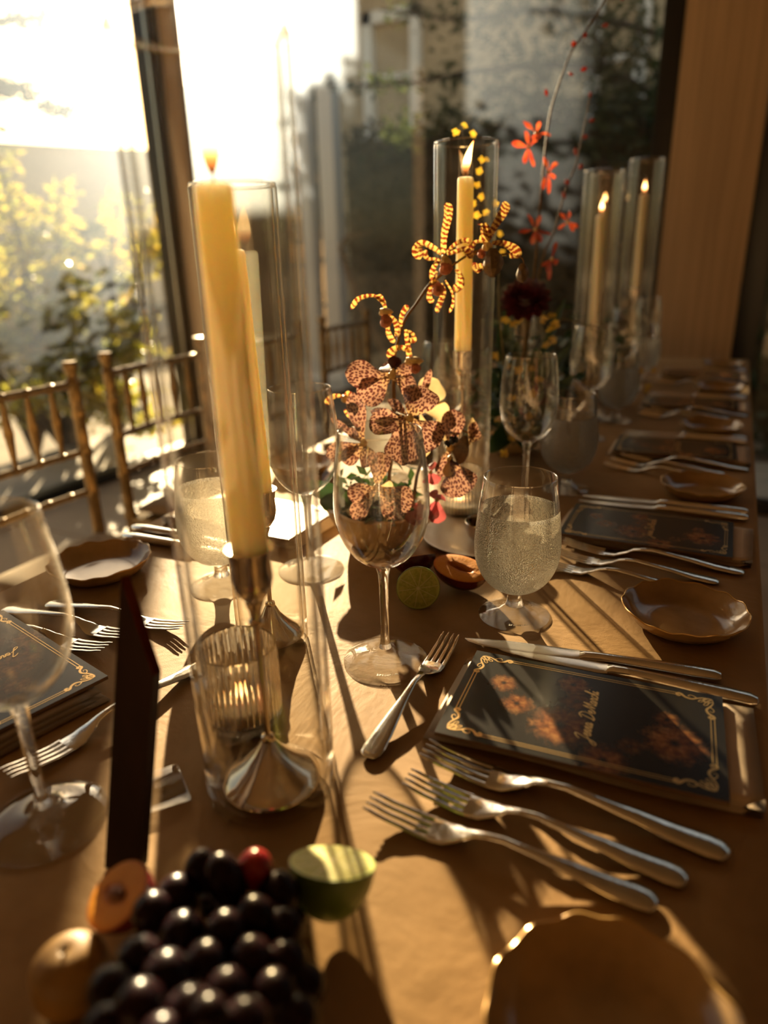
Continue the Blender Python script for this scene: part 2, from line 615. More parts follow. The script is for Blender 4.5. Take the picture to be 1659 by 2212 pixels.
def wax():
    m, nt = new_mat('ivory_wax')
    out(nt, nd(nt, 'BsdfPrincipled', {'Base Color': (0.97, 0.83, 0.64, 1), 'Roughness': 0.45, 'Subsurface Weight': 1.0,
                                      'Subsurface Radius': (1.0, 0.74, 0.52), 'Subsurface Scale': 0.03}).outputs[0])
    return m


M['wax'] = wax()


def flame():
    m, nt = new_mat('candle_flame')
    g = nd(nt, 'SeparateXYZ', {0: nd(nt, 'TexCoord').outputs['Generated']}).outputs[2]
    c = ramp(nt, g, [(0.0, (0.25, 0.05, 0.01)), (0.18, (1.0, 0.30, 0.06)), (0.4, (1.0, 0.62, 0.25)), (0.8, (1.0, 0.55, 0.17)), (1.0, (1.0, 0.28, 0.05))])
    s = ramp(nt, g, [(0.0, (0.02, 0.02, 0.02)), (0.2, (0.25, 0.25, 0.25)), (0.45, (1, 1, 1)), (1.0, (0.6, 0.6, 0.6))])
    e = nd(nt, 'Emission', {'Color': c, 'Strength': math_(nt, 'MULTIPLY', s, 12.0)}).outputs[0]
    t = nd(nt, 'BsdfTransparent', {}).outputs[0]
    lw = nd(nt, 'LayerWeight', {'Blend': 0.4}).outputs['Facing']
    k = math_(nt, 'SUBTRACT', 1.0, math_(nt, 'POWER', lw, 2.5))
    out(nt, nd(nt, 'MixShader', {0: k, 1: t, 2: e}).outputs[0])
    return m


M['flame'] = flame()


def cloth():
    m, nt = new_mat('brown_suede_cloth')
    co = objco(nt)
    n1 = nd(nt, 'TexNoise', {'Vector': co, 'Scale': 6.0, 'Detail': 5.0, 'Roughness': 0.62, 'Distortion': 0.6}).outputs[0]
    n2 = nd(nt, 'TexNoise', {'Vector': co, 'Scale': 60.0, 'Detail': 3.0}).outputs[0]
    f = sstep(nt, n1, 0.32, 0.68)
    c = mixc(nt, f, (0.27, 0.150, 0.056), (0.35, 0.205, 0.083))
    c = mixc(nt, math_(nt, 'MULTIPLY', sstep(nt, n2, 0.35, 0.7), 0.25), c, (0.38, 0.22, 0.09))
    w = nd(nt, 'TexNoise', {'Vector': co, 'Scale': 900.0, 'Detail': 1.0}).outputs[0]
    hh = math_(nt, 'ADD', math_(nt, 'MULTIPLY', n1, 3.0), math_(nt, 'MULTIPLY', w, 0.12))
    b = nd(nt, 'Bump', {'Height': hh, 'Strength': 0.35, 'Distance': 0.004}).outputs[0]
    out(nt, nd(nt, 'BsdfPrincipled', {'Base Color': c, 'Roughness': 0.62, 'Specular IOR Level': 0.09, 'Specular Tint': (1, 0.82, 0.55, 1), 'Normal': b,
                                      'Sheen Weight': 0.08, 'Sheen Roughness': 0.4, 'Sheen Tint': (1, 0.85, 0.6, 1)}).outputs[0])
    return m


M['cloth'] = cloth()


def menu_mat(rough=0.24, lift=0.0):
    """dark booklet cover printed with painterly brown and orange flowers; uv runs 0..1 along and across"""
    m, nt = new_mat('printed_cover')
    tc = nd(nt, 'TexCoord').outputs['UV']
    mp = nd(nt, 'Mapping', {0: tc, 3: (1.65, 1.0, 1.0)}).outputs[0]
    n1 = nd(nt, 'TexNoise', {'Vector': mp, 'Scale': 7.0, 'Detail': 5.0, 'Roughness': 0.65, 'Distortion': 1.2})
    n2 = nd(nt, 'TexNoise', {'Vector': mp, 'Scale': 22.0, 'Detail': 4.0, 'Roughness': 0.7, 'Distortion': 0.8}).outputs[0]
    col = (0.016, 0.0135, 0.0105)
    for (u, v, r, k, amt) in ((0.43, 0.34, 0.235, 9, 0.8), (0.83, 0.40, 0.22, 8, 1.0), (0.60, 0.10, 0.17, 7, 0.9), (0.47, 0.62, 0.13, 5, 0.55),
                              (0.17, 0.66, 0.12, 5, 0.6), (0.25, 0.46, 0.13, 6, 0.7), (0.80, 0.62, 0.10, 5, 0.6), (0.68, 0.28, 0.1, 5, 0.35), (0.44, 0.80, 0.13, 6, 0.9)):
        d = nd(nt, 'VectorMath', {0: mp, 1: (u * 1.65, v, 0)}, operation='SUBTRACT').outputs[0]
        sx = nd(nt, 'SeparateXYZ', {0: d})
        ang = math_(nt, 'ARCTAN2', sx.outputs[1], sx.outputs[0])
        ln = nd(nt, 'VectorMath', {0: d}, operation='LENGTH').outputs['Value']
        pet = math_(nt, 'MULTIPLY', math_(nt, 'SINE', math_(nt, 'MULTIPLY_ADD', n1.outputs[0], 7.0, math_(nt, 'MULTIPLY', ang, float(k)))), 0.03)
        rr = math_(nt, 'MULTIPLY_ADD', n2, 0.9, math_(nt, 'ADD', pet, 0.42))
        q = math_(nt, 'DIVIDE', ln, math_(nt, 'MULTIPLY', rr, r))
        mask = math_(nt, 'SUBTRACT', 1.0, sstep(nt, q, 0.40, 1.10))
        core = sstep(nt, q, 0.05, 0.3)
        tone = math_(nt, 'MULTIPLY_ADD', n2, 0.8, math_(nt, 'MULTIPLY_ADD', n1.outputs[0], 1.1, math_(nt, 'MULTIPLY_ADD', pet, 2.2, -0.5)))
        fc = ramp(nt, tone, [(0.1, (0.03, 0.012, 0.006)), (0.42, (0.21, 0.072, 0.022)), (0.75, (0.42, 0.20, 0.065))])
        fc = mixc(nt, core, (0.02, 0.008, 0.005), fc)
        col = mixc(nt, math_(nt, 'MULTIPLY', mask, amt), col, fc)
    gr = nd(nt, 'TexNoise', {'Vector': mp, 'Scale': 160.0, 'Detail': 1.0}).outputs[0]
    b = nd(nt, 'Bump', {'Height': gr, 'Strength': 0.12, 'Distance': 0.0006}).outputs[0]
    out(nt, nd(nt, 'BsdfPrincipled', {'Base Color': col, 'Roughness': rough, 'Specular IOR Level': 0.32, 'Normal': b}).outputs[0])
    return m


M['menu'] = menu_mat()
M['paper_edge'] = princ('paper_edge', (0.16, 0.085, 0.035), 0.8)


def polar_mat(name, kind):
    """cut fruit faces: uv = (angle 0..1, radius 0..1)"""
    m, nt = new_mat(name)
    s = nd(nt, 'SeparateXYZ', {0: nd(nt, 'TexCoord').outputs['UV']})
    a, r = s.outputs[0], s.outputs[1]
    co = objco(nt)
    nz = nd(nt, 'TexNoise', {'Vector': co, 'Scale': 260.0, 'Detail': 3.0}).outputs[0]
    if kind == 'lime':
        k = math_(nt, 'ABSOLUTE', math_(nt, 'SUBTRACT', math_(nt, 'FRACT', math_(nt, 'MULTIPLY_ADD', a, 10.0, 0.3)), 0.5))
        w = math_(nt, 'MULTIPLY', k, math_(nt, 'ADD', r, 0.04))
        seg = math_(nt, 'SUBTRACT', 1.0, sstep(nt, w, 0.012, 0.045))
        rim = sstep(nt, r, 0.86, 0.94)
        cen = math_(nt, 'SUBTRACT', 1.0, sstep(nt, r, 0.05, 0.12))
        fl = mixc(nt, sstep(nt, nz, 0.3, 0.7), (0.34, 0.36, 0.055), (0.50, 0.49, 0.11))
        c = mixc(nt, math_(nt, 'MAXIMUM', math_(nt, 'MULTIPLY', seg, 0.75), cen), fl, (0.66, 0.62, 0.28))
        c = mixc(nt, rim, c, (0.50, 0.54, 0.14))
        c = mixc(nt, sstep(nt, r, 0.965, 0.99), c, (0.12, 0.19, 0.02))
    else:
        fl = mixc(nt, sstep(nt, nz, 0.3, 0.7), (0.55, 0.19, 0.02), (0.68, 0.29, 0.035))
        c = ramp(nt, r, [(0.0, (0.25, 0.05, 0.01)), (0.36, (0.38, 0.09, 0.012)), (0.50, (0.64, 0.25, 0.025)), (0.9, (0.68, 0.27, 0.03)), (1.0, (0.45, 0.06, 0.02))])
        c = mixc(nt, 0.35, c, fl)
    b = nd(nt, 'Bump', {'Height': nz, 'Strength': 0.4, 'Distance': 0.001}).outputs[0]
    out(nt, nd(nt, 'BsdfPrincipled', {'Base Color': c, 'Roughness': 0.5, 'Specular IOR Level': 0.5 if kind == 'lime' else 0.12, 'Normal': b, 'Subsurface Weight': 0.5 if kind == 'lime' else 0.12,
                                      'Subsurface Radius': (0.8, 0.5, 0.15), 'Subsurface Scale': 0.008}).outputs[0])
    return m


M['lime_flesh'] = polar_mat('lime_flesh', 'lime')
M['plum_flesh'] = polar_mat('plum_flesh', 'plum')


def spotted():
    """tan petal with maroon specks; uv in centimetres (x across, y along from the base)"""
    m, nt = new_mat('spotted_petal')
    uv = nd(nt, 'TexCoord').outputs['UV']
    v1 = nd(nt, 'TexVoronoi', {'Vector': nd(nt, 'Mapping', {0: uv, 3: (1.0, 0.72, 1)}).outputs[0], 'Scale': 3.4, 'Randomness': 1.0}, voronoi_dimensions='2D').outputs['Distance']
    nz = nd(nt, 'TexNoise', {'Vector': uv, 'Scale': 3.0, 'Detail': 3.0}).outputs[0]
    n3 = nd(nt, 'TexNoise', {'Vector': uv, 'Scale': 8.0, 'Detail': 2.0, 'Distortion': 0.6}).outputs[0]
    th = math_(nt, 'MULTIPLY_ADD', nz, 0.55, 0.26)
    sp = math_(nt, 'SUBTRACT', 1.0, sstep(nt, math_(nt, 'SUBTRACT', math_(nt, 'MULTIPLY_ADD', n3, 0.35, v1), th), 0.03, 0.10))
    y = nd(nt, 'SeparateXYZ', {0: uv}).outputs[1]
    base = mixc(nt, sstep(nt, y, 0.2, 2.6), (0.46, 0.28, 0.11), (0.38, 0.20, 0.12))
    c = mixc(nt, math_(nt, 'MULTIPLY', sp, 0.95), base, (0.065, 0.010, 0.009))
    thin(nt, c, 0.45, 0.06, 0.35)
    return m


M['spotted'] = spotted()


def striped():
    m, nt = new_mat('striped_petal')
    uv = nd(nt, 'TexCoord').outputs['UV']
    mp = nd(nt, 'Mapping', {0: uv, 3: (0.35, 1.0, 1)}).outputs[0]
    n = nd(nt, 'TexNoise', {'Vector': uv, 'Scale': 2.6, 'Detail': 3.0, 'Roughness': 0.6})
    s = nd(nt, 'SeparateXYZ', {0: mp})
    ph = math_(nt, 'MULTIPLY_ADD', n.outputs[0], 9.0, math_(nt, 'MULTIPLY', s.outputs[1], 10.0))
    w = math_(nt, 'SINE', math_(nt, 'ADD', ph, math_(nt, 'MULTIPLY', s.outputs[0], 4.0)))
    n2 = nd(nt, 'TexNoise', {'Vector': uv, 'Scale': 7.0, 'Detail': 2.0}).outputs[0]
    k = sstep(nt, math_(nt, 'MULTIPLY_ADD', n2, 1.6, math_(nt, 'SUBTRACT', w, 0.75)), -0.25, 0.35)
    c = mixc(nt, k, (0.72, 0.46, 0.11), (0.19, 0.026, 0.007))
    thin(nt, c, 0.5, 0.07, 0.3)
    return m


M['striped'] = striped()

# ------------------------------------------------------------------ room shell
WX, WY, HC = -3.03, 3.42, 2.95              # left glass wall, far glass wall, ceiling height
RX, BY = 3.5, -3.2                          # right wall, wall behind the camera


def struct(mb, name, mat, parent=None, **kw):
    o = mb.build(name, mat, parent, **kw)
    if not parent:
        o['kind'] = 'structure'
    return o


floor = struct(MB().box(((WX + RX) / 2, (WY + BY) / 2, -0.06), (RX - WX, WY - BY, 0.09)), 'floor', M['grout'], smooth=False)
TS = 0.82
tile_me = None
for i in range(9):
    for j in range(9):
        x0, x1 = max(WX + 0.02, -3.2 + i * TS), min(RX - 0.02, -3.2 + (i + 1) * TS - 0.008)
        y0, y1 = max(BY + 0.02, -3.76 + j * TS), min(WY - 0.03, -3.76 + (j + 1) * TS - 0.008)
        if x1 - x0 < 0.05 or y1 - y0 < 0.05:
            continue
        MB().box(((x0 + x1) / 2, (y0 + y1) / 2, -0.0075 + random.uniform(-0.0008, 0.0)), (x1 - x0, y1 - y0, 0.015)).build('tile', M['tile'], floor, smooth=False)
struct(MB().box(((WX + RX) / 2, (WY + BY) / 2, HC + 0.06), (RX - WX + 0.3, WY - BY + 0.3, 0.12)), 'ceiling', M['ceiling'], smooth=False)
struct(MB().box((RX + 0.06, (WY + BY) / 2, HC / 2), (0.12, WY - BY, HC)), 'wall_right', M['wall'], smooth=False)
struct(MB().box(((WX + RX) / 2, BY - 0.06, HC / 2), (RX - WX, 0.12, HC)), 'wall_back', M['wall'], smooth=False)
# column between two glazed bays of the far side
struct(MB().box((-0.15, WY + 0.06, HC / 2), (0.325, 0.30, HC)), 'wall_far', M['column'], bevel=0.003)


def glazing(name, p0, p1, n_bays, pane_mat_):
    """a run of full-height glass from p0 to p1 (x, y): rails, posts and one pane per bay"""
    a, b = V((*p0, 0)), V((*p1, 0))
    d = (b - a).normalized()
    L = (b - a).length
    rot = Matrix.Rotation(math.atan2(d.y, d.x), 3, 'Z')
    w = MB()
    w.box((a + b) / 2 + V((0, 0, 0.03)), (L, 0.07, 0.06), rot)
    win = struct(w, name, M['metal_black'], smooth=False)
    MB().box((a + b) / 2 + V((0, 0, HC - 0.04)), (L, 0.07, 0.08), rot).build('top_rail', M['metal_black'], win, smooth=False)
    for i in range(n_bays + 1):
        if 0 < i < n_bays:
            MB().box(a + d * (L * i / n_bays) + V((0, 0, HC / 2)), (0.06, 0.07, HC - 0.14), rot).build('mullion', M['metal_black'], win, smooth=False)
    for i in range(n_bays):
        q0, q1 = a + d * (L * i / n_bays + 0.035), a + d * (L * (i + 1) / n_bays - 0.035)
        pb = MB()
        pb.add([q0 + V((0, 0, 0.06)), q1 + V((0, 0, 0.06)), q1 + V((0, 0, HC - 0.08)), q0 + V((0, 0, HC - 0.08))], [(0, 1, 2, 3)])
        pb.build('pane', pane_mat_, win, smooth=False)
    return win


struct(MB().box((WX - 0.06, (BY - 0.4) / 2, HC / 2), (0.12, -0.4 - BY, HC)), 'wall_left', M['wall'], smooth=False)
glazing('window_1', (WX, -0.4), (WX, WY - 0.09), 1, M['pane'])
glazing('window_2', (WX + 0.09, WY), (-0.395, WY), 1, M['pane'])
glazing('window_3', (0.10, WY), (RX, WY), 2, M['pane'])
post = struct(MB().box((WX, WY, HC / 2), (0.13, 0.13, HC)), 'trim_1', M['metal_black'], bevel=0.004)
for dx, dy in ((0.072, 0.035), (0.072, -0.02), (0.035, -0.072)):
    MB().box((WX + dx, WY + dy, HC / 2), (0.014, 0.012, HC)).build('aluminium_strip', M['alu'], post, smooth=False)
MB().box((WX + 0.135, WY - 0.0, HC / 2), (0.10, 0.05, HC)).build('beige_jamb', M['column'], post, smooth=False)
struct(MB().box((-0.354, WY, HC / 2), (0.078, 0.16, HC)), 'trim_2', M['metal_black'], bevel=0.003)
struct(MB().box((0.06, WY, HC / 2), (0.09, 0.16, HC)), 'trim_3', M['metal_black'], bevel=0.003)

# ------------------------------------------------------------------ outside


def on_y(u, v, Y):
    r = CF * FPX + CR * (u - CW / 2) - CU * (v - CH / 2)
    return CP + r * (Y / r.y)


ground = struct(MB().box((0, 0, -0.2), (90, 90, 0.16)), 'ground', M['soil'], smooth=False)
tag(ground, kind='structure')
pat = struct(MB().box((0.6, 3.98, -0.075), (7.4, 0.95, 0.07)), 'trim_4', M['paving'], smooth=False)
pav = struct(MB().box((WX - 0.55, 0.5, -0.075), (0.9, 9.0, 0.07)), 'trim_5', M['paving'], smooth=False)


def leaf_cloud(mb, pts, size, rnd, up_bias=0.3):
    """one folded leaf of four corners at each point"""
    n = len(pts)
    P = np.array(pts, dtype=float)
    rs = np.random.RandomState(rnd)
    a = rs.normal(size=(n, 3))
    a[:, 2] *= 0.5
    a /= np.linalg.norm(a, axis=1)[:, None]
    b = rs.normal(size=(n, 3)) + np.array([0, 0, up_bias])
    b -= a * (a * b).sum(1)[:, None]
    b /= np.linalg.norm(b, axis=1)[:, None]
    c = np.cross(a, b)
    s = (size * rs.uniform(0.6, 1.3, n))[:, None]
    q = np.stack([P - a * s, P + c * s * 0.45 + b * s * 0.12, P + a * s, P - c * s * 0.45 + b * s * 0.12], 1).reshape(-1, 3)
    o = len(mb.v)
    mb.v += q.tolist()
    mb.f += [(o + 4 * i, o + 4 * i + 1, o + 4 * i + 2, o + 4 * i + 3) for i in range(n)]


def build_leaves(pts, size, mat, parent, rnd):
    mb = MB()
    leaf_cloud(mb, pts, size, rnd)
    o = mb.build('foliage', mat, parent, smooth=False)
    o['kind'] = 'stuff'
    return o


def branch_pts(path, n, spread, rs):
    P = cr_spline(path, 40)
    res = []
    for _ in range(n):
        t = rs.uniform(0.15, 1.0)
        p = P[int(t * 39)]
        res.append((p.x + rs.normal() * spread, p.y + rs.normal() * spread, p.z + rs.normal() * spread * 0.45))
    return res


def shrub(name, label, cat, base, sprays, n_leaf, size, spread, mat, rnd, group=None, trunk=0.03):
    """stems from the base to each spray tip (world), leaves gathered along the outer half"""
    rs = np.random.RandomState(rnd)
    t = thing(name, label, cat, base, group=group, world=True)
    pts = []
    b = V(base)
    for tip in sprays:
        tip = V(tip)
        mid = b.lerp(tip, 0.55) + V((rs.normal() * 0.15, rs.normal() * 0.15, 0.25))
        path = [b, mid, tip]
        MB().tube(cr_spline(path, 10), [trunk, trunk * 0.5, 0.006], 6).build('branch', M['bark'], t)
        pts += branch_pts([mid, mid.lerp(tip, 0.5) + V((0, 0, 0.05)), tip], n_leaf, spread, rs)
    build_leaves(pts, size, mat, t, rnd)
    return t


# the house across the garden
HY = 9.2
house = thing('house', 'tan stucco house with white window frames seen through the far glass', 'house', (1.0, HY, -0.12), world=True)
MB().box((2.4, HY + 2.0, 2.1), (15.2, 4.0, 4.5)).build('wall', M['stucco'], house, smooth=False)
MB().box((2.4, HY + 2.0, 4.46), (15.4, 4.6, 0.22)).build('eave', M['roof'], house, smooth=False)
MB().prism([(HY - 0.4, 4.56), (HY + 4.4, 4.56), (HY + 2.0, 5.6)], -5.3, 10.2, Matrix(((0, 0, 1, 0), (1, 0, 0, 0), (0, 1, 0, 0), (0, 0, 0, 1)))).build('roof', M['roof'], house, smooth=False)


def house_window(u0, u1, v0, v1):
    a, b = on_y(u0, v1, HY), on_y(u1, v0, HY)
    x0, x1, z0, z1 = a.x, b.x, a.z, min(max(b.z, a.z + 1.3), 4.1)
    f = MB()
    w = 0.13
    f.box(((x0 + w / 2), HY - 0.04, (z0 + z1) / 2), (w, 0.12, z1 - z0 + w))
    f.box(((x1 - w / 2), HY - 0.04, (z0 + z1) / 2), (w, 0.12, z1 - z0 + w))
    f.box(((x0 + x1) / 2, HY - 0.06, z0), (x1 - x0 + 0.1, 0.18, w))
    f.box(((x0 + x1) / 2, HY - 0.04, z1), (x1 - x0, 0.12, w))
    f.box(((x0 + x1) / 2, HY - 0.03, (z0 + z1) / 2), (x1 - x0, 0.07, 0.05))
    fr = f.build('window_frame', M['white_trim'], house, smooth=False)
    MB().box(((x0 + x1) / 2, HY - 0.01, (z0 + z1) / 2), (x1 - x0 - w, 0.03, z1 - z0 - w)).build('window_pane', M['dark_window'], fr, smooth=False)


house_window(795, 912, 40, 298)
house_window(1262, 1415, -40, 280)
house_window(1560, 1700, -40, 280)
for u, wd in ((662, 0.16), (716, 0.16)):
    p = on_y(u, 400, HY - 3.0)
    t = thing('porch_post', 'white porch post %s of the pair beside the house corner' % ('left' if u < 700 else 'right'), 'post', (p.x, p.y, -0.12), group='porch posts')
    MB().box((0, 0, 2.2), (wd, wd, 4.4)).build('shaft', M['white_trim'], t, bevel=0.01)
    MB().box((0, 0, 0.06), (wd + 0.1, wd + 0.1, 0.12)).build('plinth', M['white_trim'], t, smooth=False)
    MB().box((0, 0, 4.44), (wd + 0.1, wd + 0.1, 0.1)).build('capital', M['white_trim'], t, smooth=False)

# garden wall beyond the left glass
gw0, gw1 = V((-28.0, 0.0, -0.12)), V((-15.0, 20.6, -0.12))
gd = (gw1 - gw0).normalized()
gl = (gw1 - gw0).length
gwall = thing('garden_wall', 'pale stucco garden wall beyond the yellow leaved shrubs', 'wall', tuple((gw0 + gw1) / 2), math.atan2(gd.y, gd.x))
MB().box((0, 0, 2.15), (gl, 0.4, 4.3)).build('wall_face', M['pale_stucco'], gwall, smooth=False)
MB().box((0, 0, 4.35), (gl + 0.1, 0.55, 0.12)).build('coping', M['paving'], gwall, bevel=0.01)

# low garage wing between the garden wall and the house
gar = thing('garden_shed', 'low brown shed between the garden wall and the house, under the sun', 'shed', (-7.3, 10.2, -0.12))
MB().box((-0.1, 0.6, 1.85), (1.9, 1.4, 3.7)).build('wall', M['stucco'], gar, smooth=False)
MB().box((-0.1, 0.6, 3.77), (2.0, 1.7, 0.14)).build('roof', M['roof'], gar, smooth=False)
MB().box((-0.1, -0.115, 1.1), (0.9, 0.04, 2.1)).build('door', M['wood_table'], gar, smooth=False)

# clipped hedge in front of the house
rs = np.random.RandomState(3)
hx0, hx1, hy, hh = -3.9, 4.6, 7.4, 2.42
hg = thing('hedge', 'long dark hedge in front of the house beyond the far glass', 'hedge', ((hx0 + hx1) / 2, hy, -0.12), world=True)
MB().box(((hx0 + hx1) / 2, hy, hh / 2 - 0.12), (hx1 - hx0 - 0.1, 0.6, hh - 0.1)).build('core', M['leaf_hedge'], hg, smooth=False)
pts = []
for _ in range(7000):
    x = rs.uniform(hx0, hx1)
    if rs.rand() < 0.75:
        pts.append((x, hy - 0.34 + rs.normal() * 0.04, rs.uniform(-0.1, hh - 0.12)))
    else:
        pts.append((x, hy + rs.uniform(-0.35, 0.35), hh - 0.14 + 0.06 * math.sin(x * 3) + rs.normal() * 0.05))
build_leaves(pts, 0.06, M['leaf_hedge'], hg, 1)

# tree whose boughs cross the far glass (trunk hidden behind the column)
bt = thing('garden_tree', 'garden tree with dark boughs crossing in front of the house', 'tree', (0.55, 5.6, -0.12), world=True)
MB().tube(cr_spline([(0.55, 5.6, -0.12), (0.5, 5.6, 1.2), (0.35, 5.55, 2.4), (0.4, 5.6, 4.2)], 14), [0.13, 0.1, 0.08, 0.05], 8).build('trunk', M['bark'], bt)
rs = np.random.RandomState(11)
lp = []
boughs = [[(1500, 330, 5.9), (1330, 180, 5.7), (1240, 60, 5.5), (1190, -60, 5.4)],
          [(1500, 430, 5.9), (1260, 330, 5.6), (1110, 190, 5.5), (1010, 270, 5.4), (960, 330, 5.4)],
          [(1480, 250, 5.9), (1300, 150, 5.6), (1060, 150, 5.5), (880, 180, 5.4), (700, 185, 5.4)],
          [(1450, 80, 5.8), (1200, 20, 5.6), (1000, 40, 5.5), (820, 20, 5.4)],
          [(1480, 330, 5.8), (1360, 250, 5.6), (1220, 215, 5.5), (1090, 245, 5.4)],
          [(1500, 500, 5.9), (1420, 320, 5.6), (1340, 200, 5.5), (1290, 90, 5.5), (1280, -40, 5.5)],
          [(1260, 330, 5.6), (1160, 340, 5.5), (1060, 330, 5.4)],
          [(1480, 520, 5.9), (1440, 330, 5.6), (1420, 180, 5.5), (1380, 60, 5.5)]]
for b in boughs:
    P = [at(*q) for q in b]
    MB().tube(cr_spline(P, 18), [0.035, 0.02, 0.008], 6).build('bough', M['bark'], bt)
    lp += branch_pts(P, 170, 0.11, rs)
for (u, v, s, n) in ((1330, 205, 0.17, 260), (1290, 300, 0.14, 160), (1390, 240, 0.14, 140), (1180, 120, 0.16, 120), (1350, 80, 0.2, 180), (960, 250, 0.13, 90), (860, 290, 0.12, 70), (1060, 60, 0.2, 110)):
    c = at(u, v, 5.4)
    lp += [(c.x + rs.normal() * s, c.y + rs.normal() * s, c.z + rs.normal() * s * 0.7) for _ in range(n)]
build_leaves(lp, 0.05, M['leaf_dark'], bt, 5)

# leafy bushes added beside the house corner to shade the far right of the table from the low sun
for kk, (qa, qb, lab) in enumerate(((0.47, 0.84, 'farther'), (0.84, 1.20, 'nearer'))):
    L_ = 8.6
    qm = (qa + qb) / 2
    bx, by = 0.788 * qm - 0.615 * L_, 0.615 * qm + 0.788 * L_
    t = thing('shade_bush', 'tall leafy bush added for shade left of the house, the one %s from the house corner' % lab, 'bush', (bx, by, -0.12), group='added shade bushes', world=True)
    rs = np.random.RandomState(17 + kk)
    lp = []
    for k in range(5):
        q = qa + (qb - qa) * (k + 0.5) / 5
        top = 3.22 + rs.uniform(-0.14, 0.12)
        cx_, cy_ = 0.788 * q - 0.615 * L_, 0.615 * q + 0.788 * L_
        MB().tube(cr_spline([(bx, by, -0.12), ((bx + cx_) / 2, (by + cy_) / 2, 1.2), (cx_, cy_, top - 0.1)], 10), [0.03, 0.008], 6).build('branch', M['bark'], t)
        for _ in range(420):
            dq, dl = rs.normal() * 0.045, rs.normal() * 0.16
            z = top - abs(rs.normal()) * 0.75
            lp.append((cx_ + 0.788 * dq - 0.615 * dl, cy_ + 0.615 * dq + 0.788 * dl, max(0.4, z)))
    build_leaves(lp, 0.06, M['leaf_green'], t, 19 + kk)

# dark shrub outside the glass right of the column
es = thing('evergreen_shrub', 'dark evergreen shrub outside the glass right of the column', 'shrub', (0.42, 4.85, -0.12))
rs = np.random.RandomState(41)
MB().ball((0, 0, 1.25), (0.42, 0.34, 1.2), 14, 10).build('core', M['leaf_hedge'], es)
MB().tube([(0, 0, 0), (0, 0, 0.5)], 0.05, 6).build('trunk', M['bark'], es)
pts = []
for _ in range(1500):
    q = V(rs.normal(size=3)).normalized() * rs.uniform(0.92, 1.12)
    pts.append((q.x * 0.45, q.y * 0.37, max(0.05, 1.27 + q.z * 1.22)))
build_leaves(pts, 0.05, M['bouquet_leaf'], es, 41)

# bare dead branch leaning in the garden
MBr = MB().tube(cr_spline([(-2.0, 4.75, -0.11)] + [at(740, 560, 5.0), at(800, 500, 5.0)], 8), [0.03, 0.02, 0.01], 6)
br = MBr.build('fallen_branch', M['twig'], None)
tag(br, 'bare pale branch leaning diagonally in front of the dark hedge', 'branch')

# yellow-green shrubs beyond the left glass
defs = [('leafy_shrub', 'tall yellow green shrub nearest the left glass, at the picture edge', (20, 700, 4.6),
         [(10, 430, 4.6), (80, 520, 4.7), (130, 600, 4.6), (30, 640, 4.5), (150, 560, 4.8), (-20, 300, 4.6)], 110, 0.05),
        ('leafy_shrub', 'low yellow green shrub glittering behind the two chairs', (150, 980, 4.3),
         [(60, 700, 4.3), (140, 660, 4.4), (210, 680, 4.3), (270, 690, 4.4), (170, 760, 4.2), (250, 780, 4.3), (90, 800, 4.2), (20, 740, 4.3), (300, 860, 4.3), (160, 880, 4.2), (40, 900, 4.2), (240, 900, 4.3), (330, 760, 4.4), (330, 930, 4.3)], 200, 0.045),
        ('leafy_shrub', 'yellow green shrub between the big hurricane glass and the corner post', (240, 800, 5.2),
         [(140, 390, 5.2), (60, 420, 5.2), (255, 420, 5.2), (330, 500, 5.3), (290, 560, 5.2), (340, 420, 5.3)], 70, 0.05)]
for k, (nm, lb, b, tips, n, s) in enumerate(defs):
    g = onz(b[0], b[1], -0.12) if b[1] > 800 else at(*b)
    g.z = -0.12
    shrub(nm, lb, 'shrub', tuple(g), [at(*q) for q in tips], n, s, 0.085, M['leaf_yellow'], 20 + k, group='yellow leaved shrubs')
# conifer with horizontal dark boughs
cx = at(40, 600, 6.2)
cn = thing('conifer', 'conifer with flat dark boughs reaching in from the left edge', 'tree', (cx.x - 0.5, cx.y - 0.2, -0.12), world=True)
MB().tube([(cx.x - 0.5, cx.y - 0.2, -0.12), (cx.x - 0.5, cx.y - 0.2, 3.0), (cx.x - 0.45, cx.y - 0.2, 6.0)], [0.14, 0.10, 0.04], 8).build('trunk', M['bark'], cn)
lp = []
for b in ([(-80, 150, 6.2), (30, 190, 6.1), (120, 240, 6.0), (150, 235, 6.0)], [(-90, 50, 6.2), (60, 40, 6.1), (160, 10, 6.0)],
          [(-90, 280, 6.2), (0, 200, 6.1), (60, 190, 6.0)], [(-80, 600, 6.2), (60, 520, 6.1), (150, 505, 6.0), (220, 490, 6.0)],
          [(-80, 700, 6.2), (80, 600, 6.1), (170, 545, 6.0), (250, 530, 6.0)], [(-80, 760, 6.2), (100, 660, 6.1), (230, 620, 6.0), (275, 600, 6.0)]):
    P = [at(*q) for q in b]
    MB().tube(cr_spline(P, 12), [0.03, 0.015, 0.005], 5).build('bough', M['bark'], cn)
    lp += branch_pts(P, 260, 0.075, rs)
build_leaves(lp, 0.045, M['leaf_dark'], cn, 9)

# ------------------------------------------------------------------ table and cloth
XL, XR, Y0, Y1 = -0.80, 0.07, -0.45, 2.93
table = thing('banquet_table', 'long banquet table under the brown suede cloth', 'table', ((XL + XR) / 2, (Y0 + Y1) / 2, 0))
MB().box((0, 0, 0.733), (XR - XL - 0.03, Y1 - Y0 - 0.03, 0.026)).build('tabletop', M['wood_table'], table, smooth=False)
for sx in (-1, 1):
    for sy in (-1, 0, 1):
        MB().tube([(sx * 0.36, sy * 1.45, 0), (sx * 0.36, sy * 1.45, 0.72)], 0.022, 10).build('leg', M['wood_table'], table)


